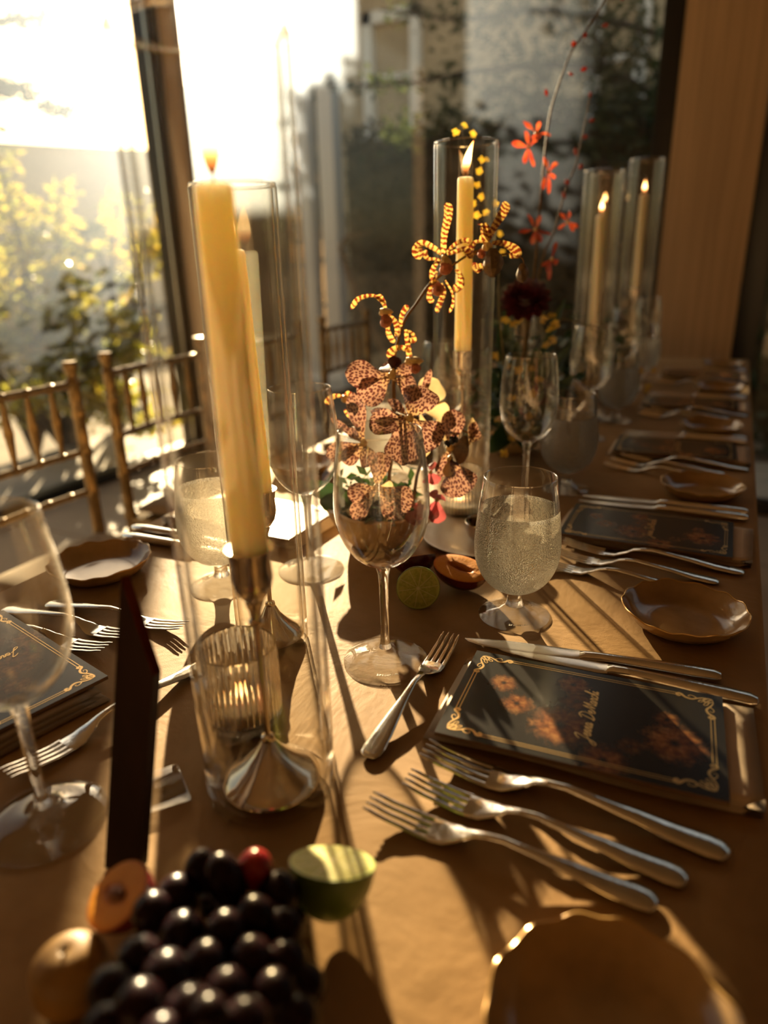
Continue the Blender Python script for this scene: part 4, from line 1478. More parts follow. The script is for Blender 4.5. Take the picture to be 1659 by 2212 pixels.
def votive(label, x, y, R=0.0345, H=0.078):
    t = thing('votive_glass', label, 'candle glass', (x, y, TOP), group='ribbed votives')
    rib = lambda r, z, a, j: (r * (1 + 0.030 * math.cos(a * 40)) if 0.008 < z < H - 0.008 and r > R * 0.9 else r, z)
    p = [(R * 0.86, 0.0), (R * 0.93, 0.0015), (R * 0.93, 0.006), (R, 0.0095), (R, H - 0.012), (R * 1.0, H - 0.006), (R, H), (R - 0.0025, H), (R - 0.0028, 0.013), (R * 0.8, 0.010), (0.001, 0.010)]
    MB().lathe(p, 160, None, rib).build('ribbed_cup', M['ribbed_glass'], t)
    MB().lathe([(R * 0.60, 0.0102), (R * 0.62, 0.022), (0.001, 0.0225)], 32, cap0=True).build('tealight', M['wax'], t)
    f = [(0.0005, 0.0), (0.0035, 0.005), (0.0030, 0.011), (0.0002, 0.018)]
    mb = MB().lathe(smooth_prof(f, 9), 12)
    mb.v = [(a, b, c + 0.025) for a, b, c in mb.v]
    mb.build('flame', M['flame'], t)
    MB().tube([(0, 0, 0.022), (0.0003, 0, 0.028)], 0.0006, 6).build('wick', M['wick'], t)
    return t


votive('ribbed votive glass seen through the nearest hurricane glass', -0.352, 0.414)
votive('ribbed votive glass behind the spotted orchids, before the third hurricane', -0.352, 0.985)

# ------------------------------------------------------------------ dark board and its clear foot
Bn = onz(303, 1888, TOP)
Bf = onz(226, 1876, TOP)
Tn = V((-0.322, 0.291, 0.880))
Tf = V((-0.353, 0.305, 0.941))
dv = Tf - Tn
nrm = (Tn - Bn).cross(Bf - Bn).normalized()
th = nrm * (0.011 if nrm.dot(CF) > 0 else -0.011)
bd = thing('wooden_marker', 'dark upright wooden marker with a slanted top edge tinted as if sunlit at the left', 'marker', tuple((Bn + Bf) / 2), world=True)
vs_ = [Bn, Bf, Tf, Tn]
vs_ += [p + th for p in vs_]
for i in (0, 1, 4, 5):
    vs_[i] = V((vs_[i].x, vs_[i].y, TOP + 0.0005))
MB().add(vs_, [(0, 1, 2, 3), (7, 6, 5, 4), (0, 4, 5, 1), (1, 5, 6, 2), (3, 7, 4, 0)]).build('panel', M['wood_board'], bd, recalc=True, smooth=False)
e = (Tn - Bn).normalized() * 0.0012
MB().add([Tn, Tf, Tf + th, Tn + th, Tn + e, Tf + e, Tf + th + e, Tn + th + e], [(4, 5, 6, 7), (0, 1, 5, 4), (1, 2, 6, 5), (2, 3, 7, 6), (3, 0, 4, 7)]).build('top_edge', M['board_edge_sunlit'], bd, recalc=True, smooth=False)
q = [onz(300, 1688, TOP), onz(385, 1662, TOP), onz(413, 1728, TOP), onz(300, 1764, TOP)]
ac = thing('acrylic_block', 'clear acrylic block lying flat beside the dark upright marker', 'block', tuple(sum(q, V()) / 4), world=True)
MB().prism([(p.x, p.y) for p in q], TOP, TOP + 0.006).build('block', M['acrylic'], ac, bevel=0.0006)

# ------------------------------------------------------------------ fruit


def half_fruit(name, label, cat, c, rad, face_n, skin, flesh, flesh_name, pit=None, hollow=0.0, roll=0.0, group=None, depth=0.0):
    """half fruit: skin bowl + cut face looking along face_n; c = middle of the cut face"""
    n = V(face_n).normalized()
    x = n.cross(V((0, 0, 1)))
    x = x.normalized() if x.length > 1e-4 else V((1, 0, 0))
    x = Matrix.Rotation(roll, 3, n) @ x
    y = n.cross(x)
    c = V(c)
    rx, ry, rz = rad
    t = thing(name, label, cat, tuple(c - n * rz), group=group, world=True)
    P = lambda a, b, h: c + x * a + y * b + n * h
    mb = MB()
    mb.grid(lambda u, v: (P(rx * math.cos(2 * PI * u) * math.sin(v * PI / 2 + 1e-3), ry * math.sin(2 * PI * u) * math.sin(v * PI / 2 + 1e-3), -rz * math.cos(v * PI / 2)), (u, v)), 32, 12)
    mb.build('skin', M[skin], t, recalc=True, angle=180)

    def face(u, v):
        r = 0.003 + 0.997 * v
        hh = 0.0
        if hollow:
            k = min(1.0, max(0.0, (r - 0.20) / 0.13))
            hh = -hollow * (1 - k * k * (3 - 2 * k))
        hh += 0.0006 * math.sin(u * 41) * (1 - r) * r
        edge = 0.0012 * (1 - r ** 6)
        ww = 1 + (0.75 * (1 - min(1, r / 0.8)) if hollow else 0)
        return P(rx * r * ww * math.cos(2 * PI * u), ry * r / ww * math.sin(2 * PI * u), hh + edge), (u, r)
    MB().grid(face, 48, 16).build(flesh_name, M[flesh], t, recalc=True, angle=180)
    if pit:
        k = 0.34
        Mx = Matrix((x, y, n)).transposed()
        MB().ball(P(0, 0, -hollow * 0.1), (rx * k, ry * k * 0.75, hollow * 0.9), 16, 10, Mx).build('pit', M[pit], t)
    return t


lc = onz(905, 1325, TOP)
half_fruit('lime_half', 'half lime standing on edge, cut face to the camera, beside the plum half', 'lime', tuple(V((lc.x, lc.y, TOP + 0.0262)) + V((-0.006, 0.012, 0))), (0.0258, 0.0258, 0.026), (0.42, -0.88, 0.20), 'lime_skin', 'lime_flesh', 'cut_face', group='lime halves')
pc = onz(992, 1282, TOP)
half_fruit('plum_half', 'dark red plum half with an empty stone hollow beside the water glass', 'plum', (pc.x - 0.004, pc.y + 0.014, TOP + 0.028), (0.036, 0.026, 0.0265), (0.10, -0.16, 0.97), 'plum_skin', 'plum_flesh', 'cut_face', hollow=0.012, roll=-0.75, group='plum halves')
pc = onz(885, 1255, TOP)
half_fruit('plum_half', 'second plum half seen edge on behind the half lime', 'plum', (pc.x - 0.002, pc.y + 0.02, TOP + 0.024), (0.032, 0.025, 0.022), (-0.35, 0.35, 0.86), 'plum_skin', 'plum_flesh', 'cut_face', hollow=0.008, roll=0.5, group='plum halves')
p = at(718, 1862, 0.432)
half_fruit('lime_half', 'half lime cut side up in the foreground beside the grapes', 'lime', tuple(p), (0.0270, 0.0270, 0.034), (-0.10, 0.42, 0.88), 'lime_skin', 'lime_flesh', 'cut_face', group='lime halves')
p = at(252, 1932, 0.408)
half_fruit('plum_half', 'halved plum with its stone, tipped against the foreground grapes', 'plum', tuple(p), (0.029, 0.020, 0.021), (-0.46, -0.36, 0.81), 'plum_skin', 'plum_flesh', 'cut_face', pit='pit', hollow=0.006, roll=0.75, group='plum halves')
p = onz(152, 2105, TOP + 0.02)
t = thing('apricot', 'blushed yellow apricot at the bottom left corner in front of the halved plum', 'apricot', (p.x, p.y, TOP), world=True)
ap = MB()
ap.lathe([(r, z) for r, z in smooth_prof([(0.0008, 0.0), (0.010, 0.001), (0.0185, 0.008), (0.0215, 0.019), (0.0195, 0.030), (0.012, 0.0375), (0.004, 0.0390), (0.0008, 0.0375)], 22)], 32, Matrix.Translation((p.x, p.y, TOP)), lambda r, z, a, j: (r * (1 - 0.06 * math.exp(-((a - 4.2) / 0.22) ** 2)), z))
ap.build('flesh', M['apricot'], t)
MB().tube([(p.x, p.y, TOP + 0.0365), (p.x + 0.001, p.y, TOP + 0.042)], 0.001, 6).build('stalk', M['stalk'], t)

gb = thing('grape_bunch', 'bunch of dark grapes piled in the foreground', 'grapes', (-0.232, 0.222, TOP), world=True)
grapes = [  # pixel, depth, radius px-size in metres, tall factor
    (437, 1882, .41, .0100, 1.25), (488, 1905, .40, .0105, 1.5), (550, 1878, .41, .0098, 1.15), (602, 1935, .405, .0118, 1.1), (385, 1940, .40, .0115, 1.1), (330, 1972, .385, .0105, 1.0),
    (395, 2020, .375, .0115, 1.0), (488, 2012, .37, .0098, 1.05), (552, 1985, .385, .0112, 1.1), (612, 2010, .385, .0110, 1.15), (300, 2075, .355, .0110, 1.0), (445, 2085, .355, .0112, 1.0),
    (540, 2075, .36, .0112, 1.0), (620, 2085, .365, .0108, 1.1), (360, 2110, .34, .0112, 1.0), (240, 2140, .335, .0105, 1.0), (490, 2145, .338, .0105, 1.0), (590, 2150, .345, .0112, 1.0), (660, 2130, .36, .0098, 1.0),
    (300, 2175, .32, .0110, 1.0), (410, 2190, .318, .0110, 1.0), (450, 2195, .31, .0085, 1.0), (530, 2215, .32, .0110, 1.0), (640, 2200, .34, .0105, 1.0), (230, 2225, .315, .0105, 1.0), (350, 2250, .305, .0105, 1.0)]
rs = np.random.RandomState(2)
for k, (u, v, d, r, tall) in enumerate(grapes):
    p = at(u, v, d)
    if p.z < TOP + r:
        p.z = TOP + r
    a = rs.uniform(-0.5, 0.5)
    Mx = Matrix.Rotation(a if tall > 1.02 else a * 2, 3, 'Y') @ Matrix.Rotation(rs.uniform(-0.6, 0.3) if tall < 1.2 else -0.15, 3, 'X')
    r *= 1.1
    MB().ball(p, (r, r, r * tall), 18, 12, Mx).build('grape', M['skin_red'] if k == 2 else M['skin_grape'], gb)
axis = [at(520, 1960, 0.40), at(470, 2060, 0.365), at(420, 2150, 0.335)]
MB().tube(cr_spline(axis, 8), 0.0018, 6).build('stalk', M['stalk'], gb)
# hidden lower layer that carries the visible ones
for k in range(16):
    x, y = -0.232 + rs.uniform(-0.045, 0.036), 0.215 + rs.uniform(-0.035, 0.040)
    MB().ball((x, y, TOP + 0.0108), 0.0108, 14, 10).build('grape', M['skin_grape'], gb)

# ------------------------------------------------------------------ bowl, plate, metal bowl
BX, BYY = -0.425, 0.835
bw = thing('flower_bowl', 'cream stoneware bowl holding the spotted orchids', 'bowl', (BX, BYY, TOP))
pb = smooth_prof([(0.002, 0.0), (0.032, 0.0), (0.040, 0.004), (0.055, 0.022), (0.066, 0.044), (0.0705, 0.056)], 16)
wob = lambda r, z, a, j: (r * (1 + 0.02 * math.sin(a * 2 + 0.5)), z + (0.0035 * math.sin(a * 3 + 1) + 0.002 * math.sin(a * 5)) * (z / 0.056) ** 2)
MB().lathe(pb + [(0.0690, 0.0575)] + [(max(r - 0.0035, 0.001), z + 0.0025) for r, z in pb[::-1]], 56, None, wob).build('body', M['cream'], bw)
rs = np.random.RandomState(8)
pts = [(rs.normal() * 0.022, rs.normal() * 0.022, 0.045 + abs(rs.normal()) * 0.025) for _ in range(420)]
mo = build_leaves(pts, 0.012, M['bouquet_leaf'], bw, 4)
mo.name = 'greenery'

pt = thing('side_plate', 'white plate carrying a small metal bowl beyond the plums', 'plate', (-0.290, 0.905, TOP))
MB().lathe([(0.001, 0.0), (0.05, 0.0), (0.058, 0.002), (0.085, 0.0085), (0.0862, 0.0098), (0.084, 0.0102), (0.058, 0.0052), (0.05, 0.0042), (0.001, 0.004)], 64).build('plate_body', M['white_china'], pt)
mbw = thing('metal_bowl', 'small metal bowl of butter on the white plate', 'bowl', (-0.278, 0.892, TOP + 0.0044))
MB().lathe(smooth_prof([(0.001, 0.0), (0.014, 0.0), (0.024, 0.006), (0.030, 0.018), (0.031, 0.030)], 14) + [(0.0302, 0.0306)] + smooth_prof([(0.0298, 0.030), (0.0288, 0.018), (0.023, 0.0072), (0.013, 0.0014), (0.001, 0.0014)], 14), 40).build('body', M['silver'], mbw)
MB().ball((0.004, 0.004, 0.0165), (0.021, 0.019, 0.015), 18, 10).build('butter', M['butter'], mbw)

# ------------------------------------------------------------------ orchids


def petal(mb, base, tip, width, nrm, cup=0.15, curl=0.0, wav=0.05, ph=0.0, neck=0.25, belly=0.62, res=(10, 8)):
    base, tip = V(base), V(tip)
    d = tip - base
    L = d.length
    d.normalize()
    n = (nrm - d * nrm.dot(d)).normalized()
    s = d.cross(n)

    def fn(u, v):
        x = v * 2 - 1
        if u < belly:
            k = u / belly
            w = neck + (1 - neck) * (k * k * (3 - 2 * k))
        else:
            k = (u - belly) / (1 - belly)
            w = math.sqrt(max(0.0, 1 - k * k * 0.985))
        w *= width / 2
        r = wav * width * math.sin(9 * u + ph + (2 if x > 0 else 0)) * abs(x) ** 3
        p = base + d * (L * u) + s * (x * w) + n * (cup * w * x * x + curl * L * (u * u) + r)
        return p, (x * w * 100, u * L * 100)
    mb.grid(fn, *res)


def bloom(spray, c, petals, centre='column_cream', cr=0.0055, mat='spotted', tilt=(0, 0), nm='flower'):
    """flower > petals; c = (u, v, depth); petals = (u, v, depth change, width px, [material])"""
    C0 = at(*c)
    f = MB()
    f.ball(C0, (cr, cr, cr * 0.9), 12, 8)
    f.ball(C0 - CF * cr * 0.8 + CU * cr * 0.5, cr * 0.55, 10, 6)
    fl = f.build(nm, M[centre], spray)
    fl['_o'] = spray['_o']
    for i, q in enumerate(petals):
        u, v, dd, w = q[:4]
        m = q[4] if len(q) > 4 else mat
        tip = at(u, v, c[2] + dd)
        k = c[2] / FPX
        w *= 0.72 if mat == 'red_petal' else 1.06
        nrm = -CF + CR * (tilt[0] + 0.55 * math.sin(i * 2.1 + c[0])) + CU * (tilt[1] + 0.5 * math.cos(i * 1.7 + c[1]))
        mb = MB()
        petal(mb, C0, tip, w * k, nrm, 0.30 if i % 2 else -0.18, -0.14 + 0.13 * (i % 3), 0.08, i * 1.3, 0.13, 0.68, (14, 10))
        mb.build('petal', M[m], fl, angle=180)
    return fl


def tepal(mb, pts, d, w, bend=0.0, tipw=1.0, seed=0):
    """narrow curling tepal traced along (u, v[, depth change]) points"""
    P = [at(q[0], q[1], d + (q[2] if len(q) > 2 else 0.0)) for q in pts]
    n = 22
    S = cr_spline(P, n)
    k = 1.45 * w * d / FPX
    L = 0.0
    rows = []
    for i, p in enumerate(S):
        if i:
            L += (p - S[i - 1]).length
        t = (S[min(i + 1, n - 1)] - S[max(i - 1, 0)]).normalized()
        nv = (-CF + CR * 0.5 * math.sin(seed + i * 0.12) + CU * 0.35).normalized()
        s = t.cross(nv).normalized()
        nn = s.cross(t)
        u = i / (n - 1)
        ww = k / 2 * (0.55 + 0.5 * u * tipw) * math.sqrt(max(0.02, 1 - max(0, (u - 0.82) / 0.18) ** 2)) * (1 if u > 0.06 else 0.8)
        rows.append((p, s, nn, ww, L))
    vs, uv, fs = [], [], []
    for (p, s, nn, ww, l) in rows:
        for j in range(5):
            x = j / 2 - 1
            vs.append(p + s * (x * ww) + nn * (0.35 * ww * x * x))
            uv.append((x * ww * 100 + seed, l * 100 + seed * 3.1))
    for i in range(n - 1):
        for j in range(4):
            fs.append((i * 5 + j, (i + 1) * 5 + j, (i + 1) * 5 + j + 1, i * 5 + j + 1))
    mb.add(vs, fs, uv)


def spider(spray, c, tepals, lips, seed):
    C0 = at(*c)
    k = c[2] / FPX
    f = MB()
    f.ball(C0, (5 * k, 5 * k, 6 * k), 10, 8)
    fl = f.build('flower', M['column_cream'], spray)
    fl['_o'] = spray['_o']
    for i, (w, pts) in enumerate(tepals):
        mb = MB()
        tepal(mb, pts, c[2], w, seed=seed + i * 1.7)
        mb.build('petal', M['striped'], fl, angle=180)
    for (u, v, dd, rw, rh, m) in lips:
        mb = MB()
        q = at(u, v, c[2] + dd)
        Mx = Matrix((CR, CU, -CF)).transposed()
        mb.lathe([(0.3 * rw * k, rh * k), (0.8 * rw * k, 0.55 * rh * k), (rw * k, 0), (0.8 * rw * k, -0.6 * rh * k), (0.25 * rw * k, -rh * k)], 10, Matrix.Translation(q) @ (Matrix((CR, -CF, CU)).transposed()).to_4x4(), lambda r, z, a, j: (r * (1 + 0.22 * math.sin(a * 3 + j)), z), True, True)
        mb.build('lip', M[m], fl)
    return fl


def at3(l, d):
    return [at(q[0], q[1], d + (q[2] if len(q) > 2 else 0)) for q in l]


bpos = (BX, BYY, TOP + 0.045)
va = thing('orchid_spray', 'stem of brown spotted orchid blooms rising from the cream bowl', 'flower', bpos, world=True)
MB().tube(cr_spline([bpos] + at3([(838, 1100), (842, 1000), (852, 900), (850, 790)], .93), 20), [0.0028, 0.0024, 0.0016], 8).build('stem', M['stem_brown'], va)
bloom(va, (846, 812, .90), [(748, 800, -.015, 62), (778, 866, .0, 62), (898, 842, .01, 46), (835, 775, .03, 44), (893, 788, .02, 30)], tilt=(-.2, .2))
bloom(va, (849, 803, .895), [(852, 770, -.01, 24, 'lip_dark'), (862, 772, .0, 18, 'lip_dark')], cr=0.004)
bloom(va, (885, 903, .885), [(915, 832, .0, 86), (798, 924, -.005, 64), (946, 965, .0, 78), (866, 1000, -.02, 82), (800, 886, .02, 26), (842, 868, .03, 22)], tilt=(0, .1))
bloom(va, (786, 958, .915), [(760, 848, -.01, 40), (705, 985, .01, 42), (800, 1010, -.01, 46), (750, 925, .02, 22), (742, 1000, .0, 40), (722, 905, .03, 16)], tilt=(-.3, 0))
bloom(va, (815, 1052, .90), [(818, 975, .0, 50), (882, 1105, -.01, 78), (752, 1072, .0, 46), (760, 1120, .0, 40), (850, 1060, .0, 34, 'pale_petal')], tilt=(.1, -.1))
vb = thing('orchid_spray', 'second stem of spotted orchid blooms hanging to the right of the wine glass rim', 'flower', bpos, world=True)
MB().tube(cr_spline([bpos] + at3([(880, 1120), (905, 1010), (945, 930), (985, 925), (1022, 940)], .95), 20), [0.0026, 0.0022, 0.0012], 8).build('stem', M['stem_brown'], vb)
bloom(vb, (972, 968, .935), [(980, 882, .0, 50), (948, 1028, -.01, 36), (1012, 975, .0, 62, 'lip_brown'), (945, 900, .02, 26, 'pale_petal')], tilt=(.3, 0))
bloom(vb, (972, 990, .92), [(992, 1072, -.01, 84), (965, 1030, .0, 22, 'pale_petal'), (986, 1008, -.012, 18, 'lip_dark')], cr=0.004)
bloom(vb, (976, 954, .918), [(963, 960, -.004, 16, 'black_lip'), (990, 948, -.004, 18, 'black_lip'), (978, 942, -.004, 14, 'black_lip')], centre='black_lip', cr=0.0045)
bloom(vb, (1012, 958, .94), [(1032, 912, .0, 24), (1036, 930, .01, 24), (1022, 905, .01, 16, 'pale_petal')], centre='pale_petal', cr=0.003)
bloom(vb, (905, 880, .95), [(950, 818, .01, 62, 'pale_petal'), (972, 895, .01, 40, 'pale_petal'), (930, 800, .0, 16), (925, 985, .0, 40, 'pale_petal')], centre='pale_petal', tilt=(.4, .2))
for k, (c, pet) in enumerate((((943, 1080, .93), [(950, 1130, 0, 38), (925, 1120, 0, 34), (952, 1070, .01, 30), (930, 1060, .01, 26)]), ((905, 1085, .94), [(895, 1135, 0, 44), (880, 1115, .01, 36), (915, 1120, -.01, 38)]), ((930, 1020, .95), [(945, 1045, 0, 26), (920, 1045, .01, 22), (938, 1000, .01, 20)]))):
    bloom(vb, c, pet, mat='pink_petal', centre='pale_petal', cr=0.003, nm='pink_flower')

ss = thing('spider_orchid_spray', 'tall arching spray of tiger striped spider orchids above the spotted blooms', 'flower', bpos, world=True)
sd = .91
MB().tube(cr_spline([bpos] + at3([(846, 1000, .02), (850, 800), (860, 735), (875, 690), (900, 655), (925, 618), (952, 595), (985, 568), (1022, 545), (1050, 540)], sd), 40), [0.0022, 0.0020, 0.0018, 0.0013], 8).build('stem', M['stem_brown'], ss)
MB().tube(cr_spline(at3([(1022, 548), (1060, 552), (1105, 548), (1130, 560), (1128, 580)], sd + .01), 12), [0.0013, 0.0008], 6).build('pedicel', M['stem_brown'], ss)
spider(ss, (958, 556, sd - .005), [(15, [(957, 548), (958, 510, -.005), (966, 470, -.004), (968, 438)]),
                                   (17, [(952, 550), (932, 535, -.006), (912, 528, -.012), (902, 540, -.018), (908, 560, -.02)]),
                                   (13, [(966, 550), (985, 545), (1005, 540), (1015, 552, -.006), (1010, 558, -.008)]),
                                   (10, [(966, 545, .004), (985, 528, .006), (1005, 520, .008), (1014, 525, .01)]),
                                   (10, [(950, 560), (938, 575, -.003), (932, 595, -.004), (940, 615, .0)]),
                                   (9, [(945, 560, .01), (925, 560, .012), (918, 548, .014), (924, 546, .012)])],
       [(962, 568, -.008, 12, 14, 'column_cream'), (962, 580, -.01, 14, 13, 'lip_pink')], 0.3)
spider(ss, (1050, 522, sd), [(15, [(1056, 518), (1068, 492, -.004), (1085, 462, -.006), (1095, 437)]),
                             (17, [(1050, 518), (1040, 500, -.006), (1038, 488, -.012), (1046, 490, -.016), (1050, 512, -.018), (1036, 522, -.016)]),
                             (18, [(1062, 526), (1085, 528, -.005), (1108, 538, -.01), (1116, 552, -.012), (1102, 558, -.016)]),
                             (13, [(1042, 522), (1026, 526, -.004), (1016, 542, -.006), (1013, 556, -.002)]),
                             (20, [(1046, 575, .004), (1034, 580, .002), (1028, 580, -.002), (1032, 590, -.003)])],
       [(1052, 532, -.008, 11, 10, 'column_cream'), (1064, 568, -.01, 21, 30, 'lip_brown'), (1040, 548, .0, 9, 10, 'lip_pink'), (1128, 590, .005, 13, 20, 'lip_brown')], 5.1)
spider(ss, (945, 612, sd), [(11, [(952, 612), (958, 632, -.003), (952, 655, -.004), (944, 676)]), (10, [(932, 608), (930, 625), (928, 645), (935, 655)]), (5, [(962, 606), (976, 632), (978, 655), (970, 676)]),
                            (15, [(984, 582), (994, 600, -.004), (992, 618, -.004), (981, 630)]), (9, [(934, 600), (942, 590, -.005), (938, 612, -.006), (948, 622, -.005)])],
       [(946, 625, -.006, 13, 14, 'lip_pink')], 8.7)
spider(ss, (836, 672, sd - .01), [(8, [(832, 655), (815, 642), (795, 640), (772, 648), (758, 668)]), (11, [(832, 668), (826, 652, -.004), (815, 638, -.004)]), (11, [(842, 682), (856, 700, -.004), (860, 720, -.004), (854, 728)]),
                                  (10, [(838, 700), (840, 722), (850, 742)]), (9, [(866, 705), (866, 688), (872, 672), (882, 660)])],
       [(832, 674, -.008, 15, 8, 'column_cream'), (833, 694, -.01, 13, 14, 'lip_pink')], 12.2)
spider(ss, (884, 782, sd - .005), [(10, [(876, 712), (880, 735), (884, 760), (886, 785)]), (13, [(884, 758), (865, 752, -.004), (846, 760, -.008), (842, 778, -.01)]), (10, [(878, 716), (890, 722, -.004), (893, 735, -.006), (882, 738, -.004)])],
       [(892, 780, -.006, 20, 9, 'column_cream'), (897, 796, -.008, 11, 11, 'lip_pink')], 15.5)
spider(ss, (742, 858, sd + .03), [(10, [(742, 858), (726, 856), (712, 862), (705, 874)]), (10, [(742, 860), (752, 850), (760, 858), (758, 872)]), (8, [(744, 885), (756, 900), (770, 905)])], [(745, 862, -.004, 9, 8, 'column_cream')], 19.0)
# broad leaves behind the bowl
gl_ = thing('orchid_leaves', 'broad green leaves behind the cream bowl', 'leaves', bpos, world=True)
for k, (tip, w) in enumerate((((735, 1075, .97), 60), ((690, 1085, 1.0), 64), ((660, 1045, 1.02), 50), ((800, 1090, .93), 40), ((790, 1120, .92), 34))):
    mb = MB()
    petal(mb, bpos, at(*tip), w * 0.95 / FPX, -CF + CU * (0.7 - 0.3 * k), 0.3, 0.05, 0.02, k, 0.3, 0.5)
    mb.build('leaf', M['bouquet_leaf'], gl_, angle=180)

# ------------------------------------------------------------------ second and third arrangements


def small_flower(spray, c, R, mat, rnd, n=5, nm='flower', centre='column_cream', narrow=0.42):
    C0 = V(c)
    rs = np.random.RandomState(rnd)
    f = MB().ball(C0, R * 0.16, 8, 6)
    fl = f.build(nm, M[centre], spray)
    fl['_o'] = spray['_o']
    nrm = (-CF + V(rs.normal(size=3)) * 0.35).normalized()
    a = nrm.cross(V((0.3, 0.1, 1))).normalized()
    b = nrm.cross(a)
    o = rs.uniform(0, 6)
    for i in range(n):
        th_ = o + 2 * PI * i / n + rs.normal() * 0.15
        d = a * math.cos(th_) + b * math.sin(th_) + nrm * rs.uniform(-0.1, 0.4)
        mb = MB()
        petal(mb, C0, C0 + d * R * rs.uniform(0.85, 1.1), R * narrow, nrm, 0.25, -0.12, 0.03, i, 0.3, 0.6, (5, 4))
        mb.build('petal', M[mat], fl, angle=180)
    return fl


b2 = (-0.385, 1.40, TOP)
bw2 = copy_tree(bw)
bw2.location = b2
tag(bw2, 'cream bowl of the second flower arrangement behind the third hurricane glass', 'bowl')
root2 = (b2[0], b2[1], TOP + 0.05)
d2 = 1.36
r1 = thing('red_orchid_spray', 'tall budded spray with red orange orchids, reaching the top of the picture', 'flower', root2, world=True)
P1 = at3([(1150, 620), (1162, 500), (1172, 380), (1186, 260), (1203, 195), (1233, 115), (1262, 72), (1296, 20), (1318, -30)], d2 - .06)
MB().tube(cr_spline([root2] + P1, 44), [0.0024, 0.0021, 0.0018, 0.0015], 8).build('stem', M['stem_brown'], r1)
for (u, v, du, dv, r) in ((1181, 208, -2, -16, 5), (1240, 102, -2, -14, 7), (1254, 152, 14, -5, 6), (1228, 158, 10, 4, 4), (1262, 70, 3, 10, 6), (1300, 56, 14, -3, 6), (1340, -5, 8, 2, 6)):
    q = at(u, v, d2 - .06)
    mb = MB()
    mb.tube(cr_spline([q, at(u + du * .5, v + dv * .5, d2 - .06), at(u + du, v + dv, d2 - .065)], 7), [0.0012, r * 0.0006, r * 0.0007, 0.001], 8)
    mb.build('bud', M['red_petal'], r1)
for k, (c, tips) in enumerate((((1158, 288), [(1134, 256, 22), (1190, 292, 14), (1166, 262, 12), (1150, 300, 12)]),
                               ((1142, 318), [(1106, 308, 18), (1136, 282, 16), (1168, 288, 14), (1132, 352, 16), (1154, 360, 14)]),
                               ((1184, 372), [(1178, 336, 14), (1204, 350, 14), (1168, 412, 15), (1188, 418, 14), (1200, 385, 12)]),
                               ((1156, 496), [(1120, 497, 18), (1140, 462, 15), (1168, 465, 15), (1150, 528, 18), (1190, 505, 16), (1172, 525, 18)]),
                               ((1226, 480), [(1250, 490, 14), (1210, 460, 13), (1232, 455, 12), (1205, 495, 12), (1240, 500, 10)]),
                               ((1192, 560), [(1200, 520, 14), (1204, 570, 18), (1178, 590, 14), (1184, 605, 14), (1170, 575, 12)]))):
    bloom(r1, (c[0], c[1], d2 - .07), [(u, v, 0.012 * math.sin(i * 2.3), w) for i, (u, v, w) in enumerate(tips)], mat='red_petal', cr=0.0035, nm='red_flower')
r2_ = thing('orchid_bud_spray', 'shorter budded orchid spray right of the red orange one', 'flower', root2, world=True)
P2 = at3([(1165, 590), (1195, 505), (1222, 410), (1244, 355), (1256, 300), (1266, 255), (1274, 205)], d2)
MB().tube(cr_spline([root2] + P2, 36), [0.002, 0.0018, 0.0015, 0.0012], 8).build('stem', M['stem_brown'], r2_)
for (u, v, du, dv, r) in ((1274, 212, 1, -14, 5), (1272, 262, 12, -4, 6), (1262, 300, 4, -8, 7), (1244, 335, -2, -16, 6), (1250, 365, 8, -10, 7), (1228, 400, -6, -12, 7), (1240, 330, 4, -8, 4), (1220, 430, -4, -16, 6)):
    mb = MB()
    mb.tube(cr_spline([at(u, v, d2), at(u + du * .5, v + dv * .5, d2), at(u + du, v + dv, d2 - .005)], 7), [0.001, r * 0.0006, r * 0.0007, 0.001], 8)
    mb.build('bud', M['red_petal'], r2_)

for k, (stem, fls, lab, d) in enumerate((
        ([(1080, 700), (1075, 560), (1045, 420), (1010, 330), (995, 270)], [(1003, 272), (1022, 290), (985, 285), (1040, 345), (1035, 370), (1050, 345), (1030, 400), (1040, 425), (1022, 440), (1030, 465), (1070, 440), (1076, 470), (1015, 460), (1050, 460), (1080, 505), (1085, 545), (1010, 440)], 'airy spray of tiny yellow flowers behind the third hurricane glass', 1.22),
        ([(1150, 800), (1180, 720), (1205, 690), (1260, 700), (1290, 720)], [(1175, 690), (1192, 682), (1200, 700), (1188, 710), (1195, 735), (1165, 675), (1110, 700), (1092, 690), (1120, 690), (1180, 745)], 'yellow oncidium sprig under the dark dahlia', 1.30),
        ([(1110, 960), (1085, 900), (1090, 800), (1075, 760)], [(1078, 905), (1070, 770), (1095, 790), (1120, 800), (1150, 850), (1108, 945), (1090, 980), (1140, 900), (1165, 820), (1130, 840), (1105, 860), (1150, 795)], 'yellow flowers low in the second arrangement behind the wine glass', 1.28),
        ([(1330, 760), (1345, 830), (1360, 850)], [(1338, 832), (1350, 820), (1400, 835), (1385, 800), (1410, 800), (1395, 845), (1310, 855)], 'yellow sprig drooping before the far water glasses', 1.75))):
    rt = root2 if k < 3 else (-0.36, 2.0, TOP + 0.05)
    t = thing('yellow_sprig', lab, 'flower', rt, world=True)
    MB().tube(cr_spline([rt] + at3(stem, d), 24), [0.0016, 0.0012, 0.0008], 6).build('stem', M['stem_green'], t)
    for i, (u, v) in enumerate(fls):
        small_flower(t, at(u, v, d + 0.02 * math.sin(i * 1.9)), 0.0068 if k == 0 else 0.0092, 'yellow_petal', 50 * k + i, 5, narrow=0.7)


